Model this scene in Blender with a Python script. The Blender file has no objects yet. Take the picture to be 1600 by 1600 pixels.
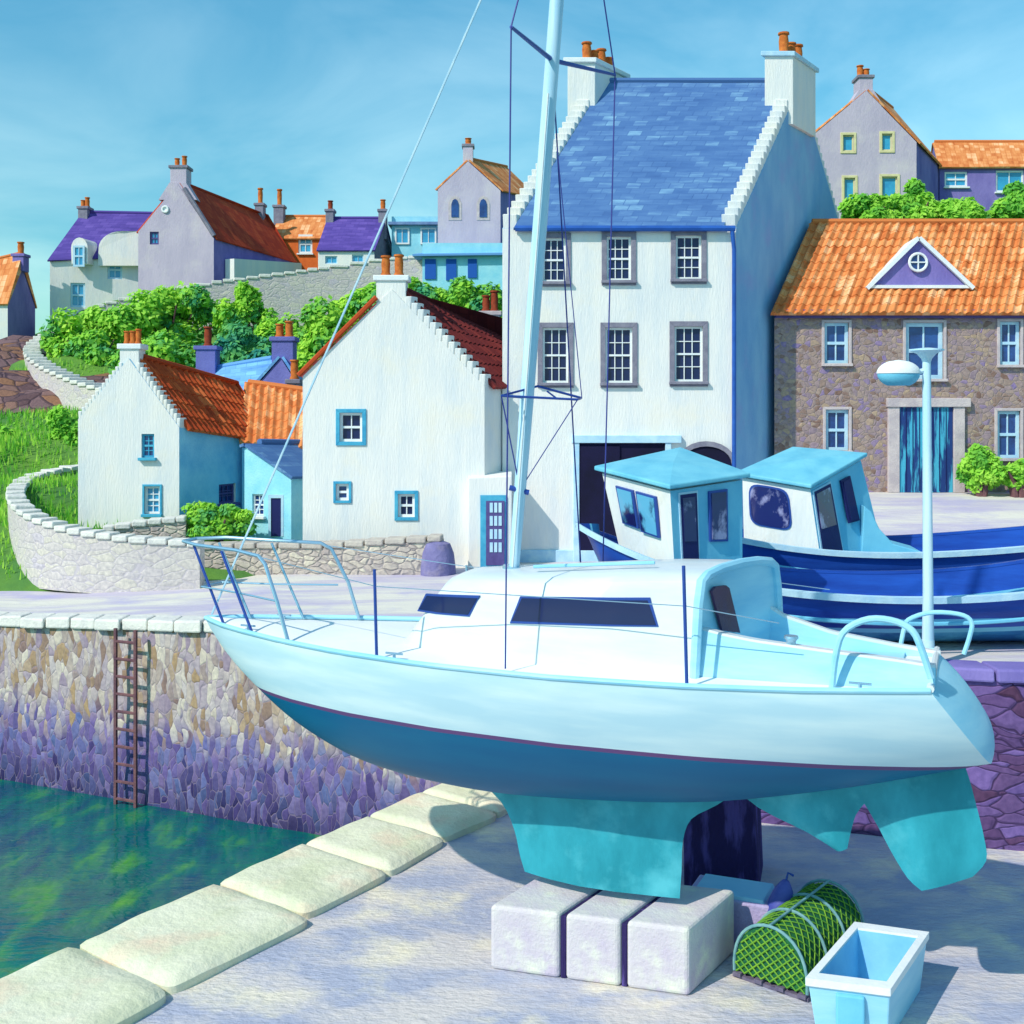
import bpy, bmesh, math, random
import numpy as np
from mathutils import Vector, Matrix, noise
random.seed(7); rng = np.random.default_rng(7)
SC = bpy.context.scene
COL = SC.collection
R = math.radians
# ---------------------------------------------------------------- camera
F, HZ, H = 1800.0, 640.0, 5.9
cam_d = bpy.data.cameras.new('camera'); cam = bpy.data.objects.new('camera', cam_d); COL.objects.link(cam)
cam.location = (0, 0, H); cam.rotation_euler = (R(90), 0, 0)
cam_d.sensor_width = 36; cam_d.lens = F/1600*36; cam_d.shift_y = -0.1
cam_d.clip_start = 0.1; cam_d.clip_end = 6000
SC.camera = cam
# ---------------------------------------------------------------- world, sun, exposure
SUN = Vector((-0.72, -0.64, 0.86)).normalized()
elev = math.asin(SUN.z); azim = math.atan2(SUN.x, SUN.y)
w = bpy.data.worlds.new('World'); SC.world = w; w.use_nodes = True
nt = w.node_tree; nt.nodes.clear()
def wn(t, **k):
    n = nt.nodes.new(t)
    for a, b in k.items(): setattr(n, a, b)
    return n
out = wn('ShaderNodeOutputWorld'); bg = wn('ShaderNodeBackground')
sky = wn('ShaderNodeTexSky', sky_type='NISHITA', sun_disc=False)
sky.sun_elevation = elev; sky.sun_rotation = azim; sky.air_density = 1.0; sky.dust_density = 0.3; sky.ozone_density = 2.0
SKY_STRENGTH = 0.105
bg.inputs['Strength'].default_value = SKY_STRENGTH
hs = wn('ShaderNodeMix', data_type='RGBA', blend_type='MULTIPLY'); hs.inputs[0].default_value = 1
hs.inputs[7].default_value = (0.66, 1.30, 1.20, 1)
nt.links.new(sky.outputs[0], hs.inputs[6])
tc = wn('ShaderNodeTexCoord'); mp = wn('ShaderNodeMapping'); mp.inputs['Scale'].default_value = (1.8, 1.8, 4.2)
mp.inputs['Rotation'].default_value = (0.0, R(28), 0)
nz = wn('ShaderNodeTexNoise'); nz.inputs['Scale'].default_value = 2.2; nz.inputs['Detail'].default_value = 7; nz.inputs['Roughness'].default_value = .55
nz.inputs['Distortion'].default_value = .6
cr = wn('ShaderNodeValToRGB'); cr.color_ramp.elements[0].position = .36; cr.color_ramp.elements[0].color = (.80, .86, .90, 1)
cr.color_ramp.elements[1].position = .68; cr.color_ramp.elements[1].color = (1.75, 1.16, 1.06, 1)
nt.links.new(tc.outputs['Generated'], mp.inputs[0]); nt.links.new(mp.outputs[0], nz.inputs['Vector']); nt.links.new(nz.outputs[0], cr.inputs[0])
m2 = wn('ShaderNodeMix', data_type='RGBA', blend_type='MULTIPLY'); m2.inputs[0].default_value = 1
nt.links.new(hs.outputs[2], m2.inputs[6]); nt.links.new(cr.outputs[0], m2.inputs[7])
sz = wn('ShaderNodeSeparateXYZ'); nt.links.new(tc.outputs['Generated'], sz.inputs[0])
mz = wn('ShaderNodeMapRange'); mz.inputs[1].default_value = .0; mz.inputs[2].default_value = .36; mz.inputs[3].default_value = .84; mz.inputs[4].default_value = 1.42; nt.links.new(sz.outputs[2], mz.inputs[0])
m3 = wn('ShaderNodeVectorMath', operation='SCALE'); nt.links.new(m2.outputs[2], m3.inputs[0]); nt.links.new(mz.outputs[0], m3.inputs['Scale'])
nt.links.new(m3.outputs[0], bg.inputs[0]); nt.links.new(bg.outputs[0], out.inputs[0])
sd = bpy.data.lights.new('sun', 'SUN'); sd.energy = 3.6; sd.angle = R(0.6); sd.color = (1, .93, .82)
so = bpy.data.objects.new('sun', sd); COL.objects.link(so); so.location = (-20, -20, 40)
so.rotation_euler = (-SUN).to_track_quat('-Z', 'Y').to_euler()
SC.view_settings.view_transform = 'Standard'; SC.view_settings.look = 'None'
SC.view_settings.exposure = 0.15; SC.view_settings.gamma = 1; SC.view_settings.use_curve_mapping = False

# ---------------------------------------------------------------- helpers
def V(*a): return Vector(a)
def W(px, py, Y): return Vector(((px-800)/F*Y, Y, H-(py-HZ)/F*Y))
def G(px, py, z=0.0):
    Y = (H-z)*F/(py-HZ); return Vector(((px-800)/F*Y, Y, z))
def on_wall(px, py, a, b):
    """point of the vertical plane through a-b seen at that pixel"""
    k = (px-800)/F; d = Vector((b[0]-a[0], b[1]-a[1]))
    s = (k*a[1]-a[0])/(d.x-k*d.y); Y = a[1]+s*d.y
    return Vector((a[0]+s*d.x, Y, H-(py-HZ)/F*Y))
def lerp(a, b, t): return a+(b-a)*t
def pl(x, xs, ys): return float(np.interp(x, xs, ys))
def smooth_curve(xs, ys, n):
    """Catmull-Rom resample"""
    P = [Vector(p) for p in zip(xs, ys)]; out = []
    for i in range(n):
        t = i/(n-1)*(len(P)-1); k = min(int(t), len(P)-2); t -= k
        p0 = P[max(k-1, 0)]; p1 = P[k]; p2 = P[k+1]; p3 = P[min(k+2, len(P)-1)]
        out.append(0.5*((2*p1)+(p2-p0)*t+(2*p0-5*p1+4*p2-p3)*t*t+(3*p1-p0-3*p2+p3)*t**3))
    return out

def tag(o, label=None, cat=None, group=None, kind=None):
    if label: o['label'] = label
    if cat: o['category'] = cat
    if group: o['group'] = group
    if kind: o['kind'] = kind
    return o
ROOTINV = {}
def thing(name, loc, label, cat, group=None, rz=0):
    o = bpy.data.objects.new(name, None); COL.objects.link(o); o.empty_display_size = .3
    o.location = loc; o.rotation_euler = (0, 0, rz)
    ROOTINV[o] = (Matrix.Translation(Vector(loc)) @ Matrix.Rotation(rz, 4, 'Z')).inverted()
    return tag(o, label, cat, group)
def rootinv(p):
    while p is not None and p not in ROOTINV: p = p.parent
    return ROOTINV.get(p)

class MB:
    def __init__(s): s.v = []; s.f = []; s.mi = []; s.uv = []; s.hasuv = False
    def add(s, vs, fs, mi=0, uvs=None):
        o = len(s.v); s.v += [Vector(x) for x in vs]
        for f in fs: s.f.append([i+o for i in f]); s.mi.append(mi)
        if uvs: s.hasuv = True; s.uv += uvs
        else: s.uv += [(v[0], v[2]) for v in vs]
        return s
    def hexa(s, b, t, mi=0):       # 4 bottom, 4 top points
        return s.add(list(b)+list(t), [(3,2,1,0),(4,5,6,7),(0,1,5,4),(1,2,6,5),(2,3,7,6),(3,0,4,7)], mi)
    def box(s, c, sx, sy, sz, u=(1,0,0), mi=0, taper=1.0, w=(0,0,1), v=None):
        u = Vector(u).normalized(); w = Vector(w).normalized(); v = Vector(v).normalized() if v is not None else w.cross(u).normalized(); c = Vector(c)
        def ring(z, k): return [c+u*a*sx/2*k+v*b*sy/2*k+w*z for a, b in ((-1,-1),(1,-1),(1,1),(-1,1))]
        return s.hexa(ring(-sz/2, 1), ring(sz/2, taper), mi)
    def prism(s, poly, d, mi=0):   # polygon of 3d points extruded by vector d
        n = len(poly); d = Vector(d); P = [Vector(p) for p in poly]
        return s.add(P+[p+d for p in P], [tuple(range(n))[::-1], tuple(range(n, 2*n))]+[(i, (i+1)%n, n+(i+1)%n, n+i) for i in range(n)], mi)
    def tube(s, pts, r, n=8, mi=0, closed=False):
        pts = [Vector(p) for p in pts]; N = len(pts); rs = r if isinstance(r, (list, tuple)) else [r]*N
        vs = []; prev = None
        for i, p in enumerate(pts):
            a = pts[(i-1) % N] if (i or closed) else pts[0]; b = pts[(i+1) % N] if (i < N-1 or closed) else pts[-1]
            t = (b-a).normalized()
            x = prev if prev is not None else (Vector((0,0,1)) if abs(t.z) < .9 else Vector((1,0,0)))
            x = (x-t*x.dot(t)).normalized(); prev = x; y = t.cross(x)
            vs += [p+(x*math.cos(2*math.pi*k/n)+y*math.sin(2*math.pi*k/n))*rs[i] for k in range(n)]
        fs = []
        for i in range(N if closed else N-1):
            j = (i+1) % N
            fs += [(i*n+k, i*n+(k+1)%n, j*n+(k+1)%n, j*n+k) for k in range(n)]
        if not closed: fs += [tuple(range(n))[::-1], tuple((N-1)*n+k for k in range(n))]
        return s.add(vs, fs, mi)
    def lathe(s, c, prof, n=14, mi=0):
        c = Vector(c); vs = []
        for r, z in prof: vs += [c+Vector((r*math.cos(2*math.pi*k/n), r*math.sin(2*math.pi*k/n), z)) for k in range(n)]
        fs = []
        for i in range(len(prof)-1): fs += [(i*n+k, i*n+(k+1)%n, (i+1)*n+(k+1)%n, (i+1)*n+k) for k in range(n)]
        fs += [tuple(range(n))[::-1], tuple((len(prof)-1)*n+k for k in range(n))]
        return s.add(vs, fs, mi)
    def grid(s, rows, mi=0, close=False, flip=False, uvf=None):
        n = len(rows[0]); vs = [p for r in rows for p in r]; fs = []
        for i in range(len(rows)-1):
            for j in range(n if close else n-1):
                q = (i*n+j, i*n+(j+1)%n, (i+1)*n+(j+1)%n, (i+1)*n+j); fs.append(q[::-1] if flip else q)
        return s.add(vs, fs, mi, uvf)
    def build(s, name, mats, parent=None, smooth=False, local=False, bevel=0, segs=2, sub=0, angle=40):
        me = bpy.data.meshes.new(name); inv = None if local else rootinv(parent)
        me.from_pydata([(inv @ v) if inv else v for v in s.v], [], s.f)
        for m in (mats if isinstance(mats, (list, tuple)) else [mats]): me.materials.append(m)
        for p, i in zip(me.polygons, s.mi): p.material_index = i; p.use_smooth = smooth
        if s.hasuv:
            ul = me.uv_layers.new(name='UVMap')
            for l in me.loops: ul.data[l.index].uv = s.uv[l.vertex_index]
        me.validate()
        bm = bmesh.new(); bm.from_mesh(me); bmesh.ops.recalc_face_normals(bm, faces=bm.faces); bm.to_mesh(me); bm.free()
        o = bpy.data.objects.new(name, me); COL.objects.link(o); o.parent = parent
        if bevel:
            b = o.modifiers.new('b', 'BEVEL'); b.width = bevel; b.segments = segs; b.limit_method = 'ANGLE'; b.angle_limit = R(35)
        if sub:
            q = o.modifiers.new('s', 'SUBSURF'); q.levels = q.render_levels = sub
        if smooth and not sub:
            for e in me.edges: pass
            me.set_sharp_from_angle(angle=R(angle))
        return o

# ---------------------------------------------------------------- materials
def srgb(r, g, b):
    f = lambda c: (c/255/12.92) if c/255 <= .04045 else ((c/255+.055)/1.055)**2.4
    return (f(r), f(g), f(b), 1)
def mat(name, c1, c2=None, scale=2.0, stretch=(1,1,1), rough=.85, bump=.15, bscale=30, metal=0, lo=.35, hi=.65, c3=None, s3=.6, spec=.3, coat=0, detail=6, extra=None):
    m = bpy.data.materials.new(name); m.use_nodes = True; t = m.node_tree; N = t.nodes; L = t.links
    b = N['Principled BSDF']; b.inputs['Roughness'].default_value = rough; b.inputs['Metallic'].default_value = metal
    b.inputs['Specular IOR Level'].default_value = spec; b.inputs['Coat Weight'].default_value = coat
    c1 = tuple(c1)+(1,)*(4-len(c1)); col = None
    tc = N.new('ShaderNodeTexCoord'); mp = N.new('ShaderNodeMapping'); mp.inputs['Scale'].default_value = stretch
    L.new(tc.outputs['Object'], mp.inputs[0])
    def noi(sc, det=detail, src=mp, rg=.6):
        n = N.new('ShaderNodeTexNoise'); n.inputs['Scale'].default_value = sc; n.inputs['Detail'].default_value = det; n.inputs['Roughness'].default_value = rg
        L.new(src.outputs[0] if src is mp else src, n.inputs['Vector']); return n
    def mixc(fac, a, bb, lo, hi):
        rp = N.new('ShaderNodeMapRange'); rp.inputs[1].default_value = lo; rp.inputs[2].default_value = hi; L.new(fac, rp.inputs[0])
        x = N.new('ShaderNodeMix'); x.data_type = 'RGBA'; L.new(rp.outputs[0], x.inputs[0])
        for k, q in ((6, a), (7, bb)):
            if isinstance(q, tuple): x.inputs[k].default_value = q
            else: L.new(q, x.inputs[k])
        return x.outputs[2]
    b.inputs['Base Color'].default_value = c1
    if c2 is not None:
        c2 = tuple(c2)+(1,)*(4-len(c2)); col = mixc(noi(scale).outputs[0], c1, c2, lo, hi)
        if c3 is not None:
            c3 = tuple(c3)+(1,)*(4-len(c3)); col = mixc(noi(scale*s3, src=tc.outputs['Object']).outputs[0], col, c3, .52, .72)
        L.new(col, b.inputs['Base Color'])
    if bump:
        bp = N.new('ShaderNodeBump'); bp.inputs['Strength'].default_value = bump; bp.inputs['Distance'].default_value = .05
        L.new(noi(bscale, 4).outputs[0], bp.inputs['Height']); L.new(bp.outputs[0], b.inputs['Normal'])
    m['_'] = 0
    return m
def stone_mat(name, cols, mortar, scale=(2,2,3), mw=.06, bump=.6, low=None, zlow=0, zband=.6, rough=.9, deep=None):
    m = bpy.data.materials.new(name); m.use_nodes = True; N = m.node_tree.nodes; L = m.node_tree.links
    b = N['Principled BSDF']; b.inputs['Roughness'].default_value = rough; b.inputs['Specular IOR Level'].default_value = .2
    g = N.new('ShaderNodeNewGeometry'); mp = N.new('ShaderNodeMapping'); mp.inputs['Scale'].default_value = scale
    wn_ = N.new('ShaderNodeTexNoise'); wn_.inputs['Scale'].default_value = 1.5; L.new(g.outputs['Position'], wn_.inputs['Vector'])
    mm = N.new('ShaderNodeMix'); mm.data_type = 'RGBA'; mm.blend_type = 'LINEAR_LIGHT'; mm.inputs[0].default_value = .18
    L.new(g.outputs['Position'], mm.inputs[6]); L.new(wn_.outputs['Color'], mm.inputs[7]); L.new(mm.outputs[2], mp.inputs[0])
    v1 = N.new('ShaderNodeTexVoronoi'); v2 = N.new('ShaderNodeTexVoronoi'); v2.feature = 'DISTANCE_TO_EDGE'
    for v in (v1, v2): v.inputs['Scale'].default_value = 1; L.new(mp.outputs[0], v.inputs['Vector'])
    sep = N.new('ShaderNodeSeparateColor'); L.new(v1.outputs['Color'], sep.inputs[0])
    def ramp(cs, src):
        r = N.new('ShaderNodeValToRGB'); e = r.color_ramp.elements
        while len(e) < len(cs): e.new(.5)
        for i, c in enumerate(cs): e[i].position = i/(len(cs)-1); e[i].color = tuple(c)+(1,)*(4-len(c))
        L.new(src, r.inputs[0]); return r.outputs[0]
    col = ramp(cols, sep.outputs[0])
    def mixf(fac, a, bb):
        x = N.new('ShaderNodeMix'); x.data_type = 'RGBA'
        L.new(fac, x.inputs[0])
        for k, q in ((6, a), (7, bb)):
            if isinstance(q, tuple): x.inputs[k].default_value = q
            else: L.new(q, x.inputs[k])
        return x.outputs[2]
    def mr(src, a, bb, c=0, d=1):
        r = N.new('ShaderNodeMapRange'); r.inputs[1].default_value = a; r.inputs[2].default_value = bb; r.inputs[3].default_value = c; r.inputs[4].default_value = d
        L.new(src, r.inputs[0]); return r.outputs[0]
    if low:
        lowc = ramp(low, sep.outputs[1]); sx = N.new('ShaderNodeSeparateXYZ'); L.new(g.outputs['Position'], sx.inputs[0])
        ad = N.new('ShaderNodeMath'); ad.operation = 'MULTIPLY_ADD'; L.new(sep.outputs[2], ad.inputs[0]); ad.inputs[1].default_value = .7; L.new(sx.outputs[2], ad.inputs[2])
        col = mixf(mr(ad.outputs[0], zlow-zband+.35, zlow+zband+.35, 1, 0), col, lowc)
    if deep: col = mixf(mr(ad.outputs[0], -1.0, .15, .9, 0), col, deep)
    n2 = N.new('ShaderNodeTexNoise'); n2.inputs['Scale'].default_value = 14; n2.inputs['Detail'].default_value = 8
    L.new(g.outputs['Position'], n2.inputs['Vector'])
    dk = N.new('ShaderNodeMix'); dk.data_type = 'RGBA'; dk.blend_type = 'MULTIPLY'; dk.inputs[0].default_value = 1
    L.new(col, dk.inputs[6]); c_ = ramp([(.78,.78,.82),(1.18,1.16,1.12)], mr(n2.outputs[0], .3, .7)); L.new(c_, dk.inputs[7])
    col = mixf(mr(v2.outputs[0], mw*.4, mw, .55 if low else .9, 0), dk.outputs[2], tuple(mortar)+(1,)*(4-len(mortar)))
    L.new(col, b.inputs['Base Color'])
    hh = N.new('ShaderNodeMath'); hh.operation = 'MULTIPLY_ADD'; L.new(n2.outputs[0], hh.inputs[0]); hh.inputs[1].default_value = .25; L.new(mr(v2.outputs[0], 0, mw*2.5), hh.inputs[2])
    bp = N.new('ShaderNodeBump'); bp.inputs['Strength'].default_value = bump; bp.inputs['Distance'].default_value = .06
    L.new(hh.outputs[0], bp.inputs['Height']); L.new(bp.outputs[0], b.inputs['Normal'])
    return m
def tile_mat(name, cols, sx=.22, sy=.32, rough=.8, slate=False):
    """roof covering in uv metres: per tile tone from white noise, streaks"""
    m = bpy.data.materials.new(name); m.use_nodes = True; N = m.node_tree.nodes; L = m.node_tree.links
    b = N['Principled BSDF']; b.inputs['Roughness'].default_value = rough; b.inputs['Specular IOR Level'].default_value = .25
    uv = N.new('ShaderNodeUVMap'); br = N.new('ShaderNodeTexBrick'); br.offset = .5 if slate else 0
    br.inputs['Scale'].default_value = 1; br.inputs['Brick Width'].default_value = sx; br.inputs['Row Height'].default_value = sy
    br.inputs['Mortar Size'].default_value = .012; br.inputs['Color1'].default_value = (0,0,0,1); br.inputs['Color2'].default_value = (1,1,1,1); br.inputs['Mortar'].default_value = (.1,.1,.1,1)
    L.new(uv.outputs[0], br.inputs['Vector'])
    mp = N.new('ShaderNodeMapping'); mp.inputs['Scale'].default_value = (.5, 2.5, 1) if slate else (2.5, .5, 1); L.new(uv.outputs[0], mp.inputs[0])
    n = N.new('ShaderNodeTexNoise'); n.inputs['Scale'].default_value = 1.2; n.inputs['Detail'].default_value = 8; n.inputs['Roughness'].default_value = .65; L.new(mp.outputs[0], n.inputs['Vector'])
    sm = N.new('ShaderNodeMix'); sm.data_type = 'RGBA'; sm.inputs[0].default_value = .80 if slate else .74
    L.new(br.outputs[0], sm.inputs[6]); L.new(n.outputs[0], sm.inputs[7])
    r = N.new('ShaderNodeValToRGB'); e = r.color_ramp.elements
    while len(e) < len(cols): e.new(.5)
    for i, c in enumerate(cols): e[i].position = .22+.5*i/(len(cols)-1); e[i].color = tuple(c)+(1,)*(4-len(c))
    L.new(sm.outputs[2], r.inputs[0]); L.new(r.outputs[0], b.inputs['Base Color'])
    bp = N.new('ShaderNodeBump'); bp.inputs['Strength'].default_value = .5; bp.inputs['Distance'].default_value = .03
    L.new(br.outputs['Color'] if slate else n.outputs[0], bp.inputs['Height']); L.new(bp.outputs[0], b.inputs['Normal'])
    return m

M = {}
M['white_wall'] = mat('white_wall', (.80,.79,.75), (.64,.69,.72), 1.5, (1.6,1.6,.28), bump=.3, bscale=16, c3=(.82,.77,.66), s3=.5, rough=.92, lo=.42, hi=.74, detail=10)
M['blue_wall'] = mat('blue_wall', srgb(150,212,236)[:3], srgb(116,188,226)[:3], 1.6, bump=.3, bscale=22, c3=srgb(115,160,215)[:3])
M['blue_harl'] = mat('blue_harl', srgb(140,188,220)[:3], srgb(116,168,212)[:3], 1.3, (1,1,.4), bump=.35, bscale=22, c3=srgb(140,164,212)[:3])  # blue shade on the tall white house's side walls, put into the colour
M['cyan_wall'] = mat('cyan_wall', srgb(160,222,236)[:3], srgb(135,208,230)[:3], 2, bump=.25, bscale=22)
M['lilac_wall'] = mat('lilac_wall', srgb(196,184,200)[:3], srgb(178,168,188)[:3], 1.2, (1,1,.4), bump=.3, bscale=14, c3=srgb(206,196,200)[:3])
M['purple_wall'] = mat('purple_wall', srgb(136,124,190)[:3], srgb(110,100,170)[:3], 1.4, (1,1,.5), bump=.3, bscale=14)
M['indigo_wall'] = mat('indigo_wall', srgb(112,114,182)[:3], srgb(96,98,166)[:3], 1.4, bump=.3, bscale=14)
M['grey_trim'] = mat('grey_trim', srgb(140,138,152)[:3], srgb(118,116,134)[:3], 5, bump=.3)
M['pink_trim'] = mat('pink_trim', srgb(205,192,190)[:3], srgb(180,168,172)[:3], 4, bump=.3)
M['white_trim'] = mat('white_trim', (.82,.84,.84), (.72,.78,.80), 4, bump=.15)
M['pale_trim'] = mat('pale_trim', srgb(190,222,235)[:3], srgb(165,205,230)[:3], 4, bump=.15)
M['blue_trim'] = mat('blue_trim', srgb(80,175,205)[:3], srgb(55,150,190)[:3], 5, bump=.1)
M['yellow_trim'] = mat('yellow_trim', srgb(222,214,165)[:3], srgb(205,196,150)[:3], 5, bump=.1)
M['purple_trim'] = mat('purple_trim', srgb(92,84,140)[:3], srgb(78,70,125)[:3], 5, bump=.1)
M['slate_blue'] = tile_mat('slate_blue', [srgb(58,92,146)[:3], srgb(70,108,162)[:3], srgb(84,122,172)[:3], srgb(128,172,202)[:3]], .35, .22, slate=True, rough=.7)
M['slate_purple'] = tile_mat('slate_purple', [srgb(60,48,120)[:3], srgb(86,68,150)[:3], srgb(112,90,172)[:3]], .4, .25, slate=True)
M['slate_sky'] = tile_mat('slate_sky', [srgb(70,120,190)[:3], srgb(105,160,215)[:3], srgb(130,190,225)[:3]], .4, .25, slate=True)
M['tile_orange'] = tile_mat('tile_orange', [srgb(160,78,38)[:3], srgb(205,118,62)[:3], srgb(226,150,90)[:3], srgb(242,196,150)[:3]])
M['tile_rust'] = tile_mat('tile_rust', [srgb(140,46,24)[:3], srgb(176,68,30)[:3], srgb(206,92,42)[:3], srgb(220,120,66)[:3]])
M['tile_maroon'] = tile_mat('tile_maroon', [srgb(88,30,34)[:3], srgb(112,40,40)[:3], srgb(138,54,48)[:3]])
M['tile_red'] = tile_mat('tile_red', [srgb(140,40,24)[:3], srgb(176,58,30)[:3], srgb(200,84,44)[:3]])
M['pot'] = mat('pot', srgb(205,118,50)[:3], srgb(170,85,35)[:3], 9, bump=.2)
M['pot_dark'] = mat('pot_dark', srgb(150,62,32)[:3], srgb(120,48,30)[:3], 9, bump=.2)
M['lead'] = mat('lead', srgb(120,150,190)[:3], srgb(90,120,170)[:3], 3, rough=.6)
M['gutter'] = mat('gutter', srgb(40,95,180)[:3], srgb(30,80,160)[:3], 3, rough=.5, bump=.05)
M['rubble_brown'] = stone_mat('rubble_brown', [srgb(128,102,92)[:3], srgb(160,140,130)[:3], srgb(146,128,138)[:3], srgb(172,150,126)[:3], srgb(138,120,160)[:3]], srgb(150,134,132)[:3], (7,7,9), .045, bump=.35)
M['rubble_purple'] = stone_mat('rubble_purple', [srgb(70,52,92)[:3], srgb(105,85,160)[:3], srgb(78,48,70)[:3]], srgb(60,45,80)[:3], (3,3,4), .08)
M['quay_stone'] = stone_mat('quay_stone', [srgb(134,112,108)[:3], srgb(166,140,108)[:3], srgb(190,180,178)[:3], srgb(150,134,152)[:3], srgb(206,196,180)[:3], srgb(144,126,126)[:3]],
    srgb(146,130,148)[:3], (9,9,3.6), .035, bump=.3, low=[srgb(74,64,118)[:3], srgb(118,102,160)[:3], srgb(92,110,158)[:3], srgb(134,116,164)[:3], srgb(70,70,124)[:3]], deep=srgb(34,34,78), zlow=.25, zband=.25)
M['quay_dark'] = stone_mat('quay_dark', [srgb(92,64,100)[:3], srgb(108,88,150)[:3], srgb(84,56,84)[:3], srgb(120,98,160)[:3]], srgb(60,44,80)[:3], (2.2,2.2,6.5), .035, bump=.4)  # same harbour wall, with the shadow on this stretch put into darker stone
M['wall_cream'] = stone_mat('wall_cream', [srgb(200,194,188)[:3], srgb(196,188,188)[:3], srgb(204,198,186)[:3], srgb(192,184,194)[:3]], srgb(188,180,186)[:3], (2.6,2.6,6.0), .04, bump=.25)
M['wall_tan'] = stone_mat('wall_tan', [srgb(196,186,172)[:3], srgb(178,166,162)[:3], srgb(208,200,182)[:3]], srgb(170,160,158)[:3], (4,4,8), .06, bump=.6)
M['cope_rough'] = mat('cope_rough', srgb(226,224,214)[:3], srgb(208,206,202)[:3], 4, bump=.5, bscale=12)
M['tan_cope'] = mat('tan_cope', srgb(196,188,176)[:3], srgb(180,170,164)[:3], 4, bump=.5, bscale=12)
M['cliff'] = stone_mat('cliff', [srgb(88,66,70)[:3], srgb(120,95,98)[:3], srgb(140,100,70)[:3]], srgb(70,54,66)[:3], (1.7,1.7,2.6), .05, bump=.8)
M['cope_stone'] = mat('cope_stone', srgb(226,224,200)[:3], srgb(208,210,178)[:3], 1.4, bump=.5, bscale=9, c3=srgb(226,204,178)[:3], s3=.9)
M['pier'] = mat('pier', srgb(208,200,198)[:3], srgb(170,174,194)[:3], 1.3, (.6,1.2,1), bump=.7, bscale=13, c3=srgb(238,226,196)[:3], s3=.75, lo=.40, hi=.58, rough=.75, detail=9)
M['joint'] = mat('joint', srgb(142,120,150)[:3], srgb(124,104,140)[:3], 3)
M['quay_pave'] = mat('quay_pave', srgb(218,213,202)[:3], srgb(190,182,200)[:3], .9, (.3,1.6,1), bump=.6, bscale=9, c3=srgb(172,166,206)[:3], s3=.6, lo=.40, hi=.58, detail=10)
M['hill_grass'] = mat('hill_grass', srgb(96,140,52)[:3], srgb(62,112,58)[:3], .5, bump=.8, bscale=4, c3=srgb(120,160,60)[:3])
M['glass_dark'] = mat('glass_dark', (.012,.02,.09), rough=.12, bump=0, spec=.35)
M['glass_mid'] = mat('glass_mid', srgb(40,80,150)[:3], srgb(24,40,100)[:3], 2.2, rough=.12, bump=0, spec=.7)
M['glass_cyan'] = mat('glass_cyan', srgb(60,165,205)[:3], srgb(45,140,190)[:3], 3, rough=.15, bump=0, spec=.7)
M['dark_in'] = mat('dark_in', srgb(22,20,60)[:3], srgb(12,12,40)[:3], 1, rough=.9, bump=.1)
M['door_blue'] = mat('door_blue', srgb(30,60,120)[:3], srgb(70,170,200)[:3], 2.5, (3,3,.3), rough=.6, bump=.2, lo=.48, hi=.56)
M['door_navy'] = mat('door_navy', srgb(24,30,90)[:3], rough=.6)
M['iron'] = mat('iron', srgb(122,84,86)[:3], srgb(96,66,78)[:3], 6, rough=.8, bump=.4)

def leaf_mat(name, a, b, c):
    m = bpy.data.materials.new(name); m.use_nodes = True; N = m.node_tree.nodes; L = m.node_tree.links
    p = N['Principled BSDF']; p.inputs['Roughness'].default_value = .6; p.inputs['Specular IOR Level'].default_value = .2
    tc = N.new('ShaderNodeTexCoord'); n = N.new('ShaderNodeTexNoise'); n.inputs['Scale'].default_value = .9; n.inputs['Detail'].default_value = 3; L.new(tc.outputs['Object'], n.inputs['Vector'])
    at = N.new('ShaderNodeAttribute'); at.attribute_name = 'tone'
    mm = N.new('ShaderNodeMath'); mm.operation = 'MULTIPLY_ADD'; L.new(at.outputs['Fac'], mm.inputs[0]); mm.inputs[1].default_value = .45; L.new(n.outputs[0], mm.inputs[2])
    r = N.new('ShaderNodeValToRGB'); e = r.color_ramp.elements; e.new(.5)
    for i, (q, cc) in enumerate(((.45, a), (.68, b), (.92, c))): e[i].position = q; e[i].color = cc
    L.new(mm.outputs[0], r.inputs[0]); L.new(r.outputs[0], p.inputs['Base Color'])
    tr = N.new('ShaderNodeBsdfTranslucent'); L.new(r.outputs[0], tr.inputs[0]); mx = N.new('ShaderNodeMixShader'); mx.inputs[0].default_value = .35
    L.new(p.outputs[0], mx.inputs[1]); L.new(tr.outputs[0], mx.inputs[2]); L.new(mx.outputs[0], N['Material Output'].inputs[0])
    return m
M['leaf'] = leaf_mat('leaf', srgb(60,158,118), srgb(140,208,70), srgb(192,236,84))
M['leaf_bright'] = leaf_mat('leaf_bright', srgb(98,178,72), srgb(146,212,70), srgb(184,232,92))
M['leaf_dark'] = leaf_mat('leaf_dark', srgb(44,140,136), srgb(90,178,116), srgb(150,210,90))

# ================================================================ WATER, PIER, QUAY
ZW = -1.1
WALLX = [-60, -30, -9.74, -0.97, 6.6, 14, 60]
WALLY = [44, 30.9, 21.9, 18.03, 15.45, 15.0, 15.0]
def ywall(x): return pl(x, WALLX, WALLY)
def ztop(x): return pl(x, [-30, -9.74, -5.3, 0, 6.6, 20], [1.95, 1.95, 2.22, 2.3, 2.4, 2.45])
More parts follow.
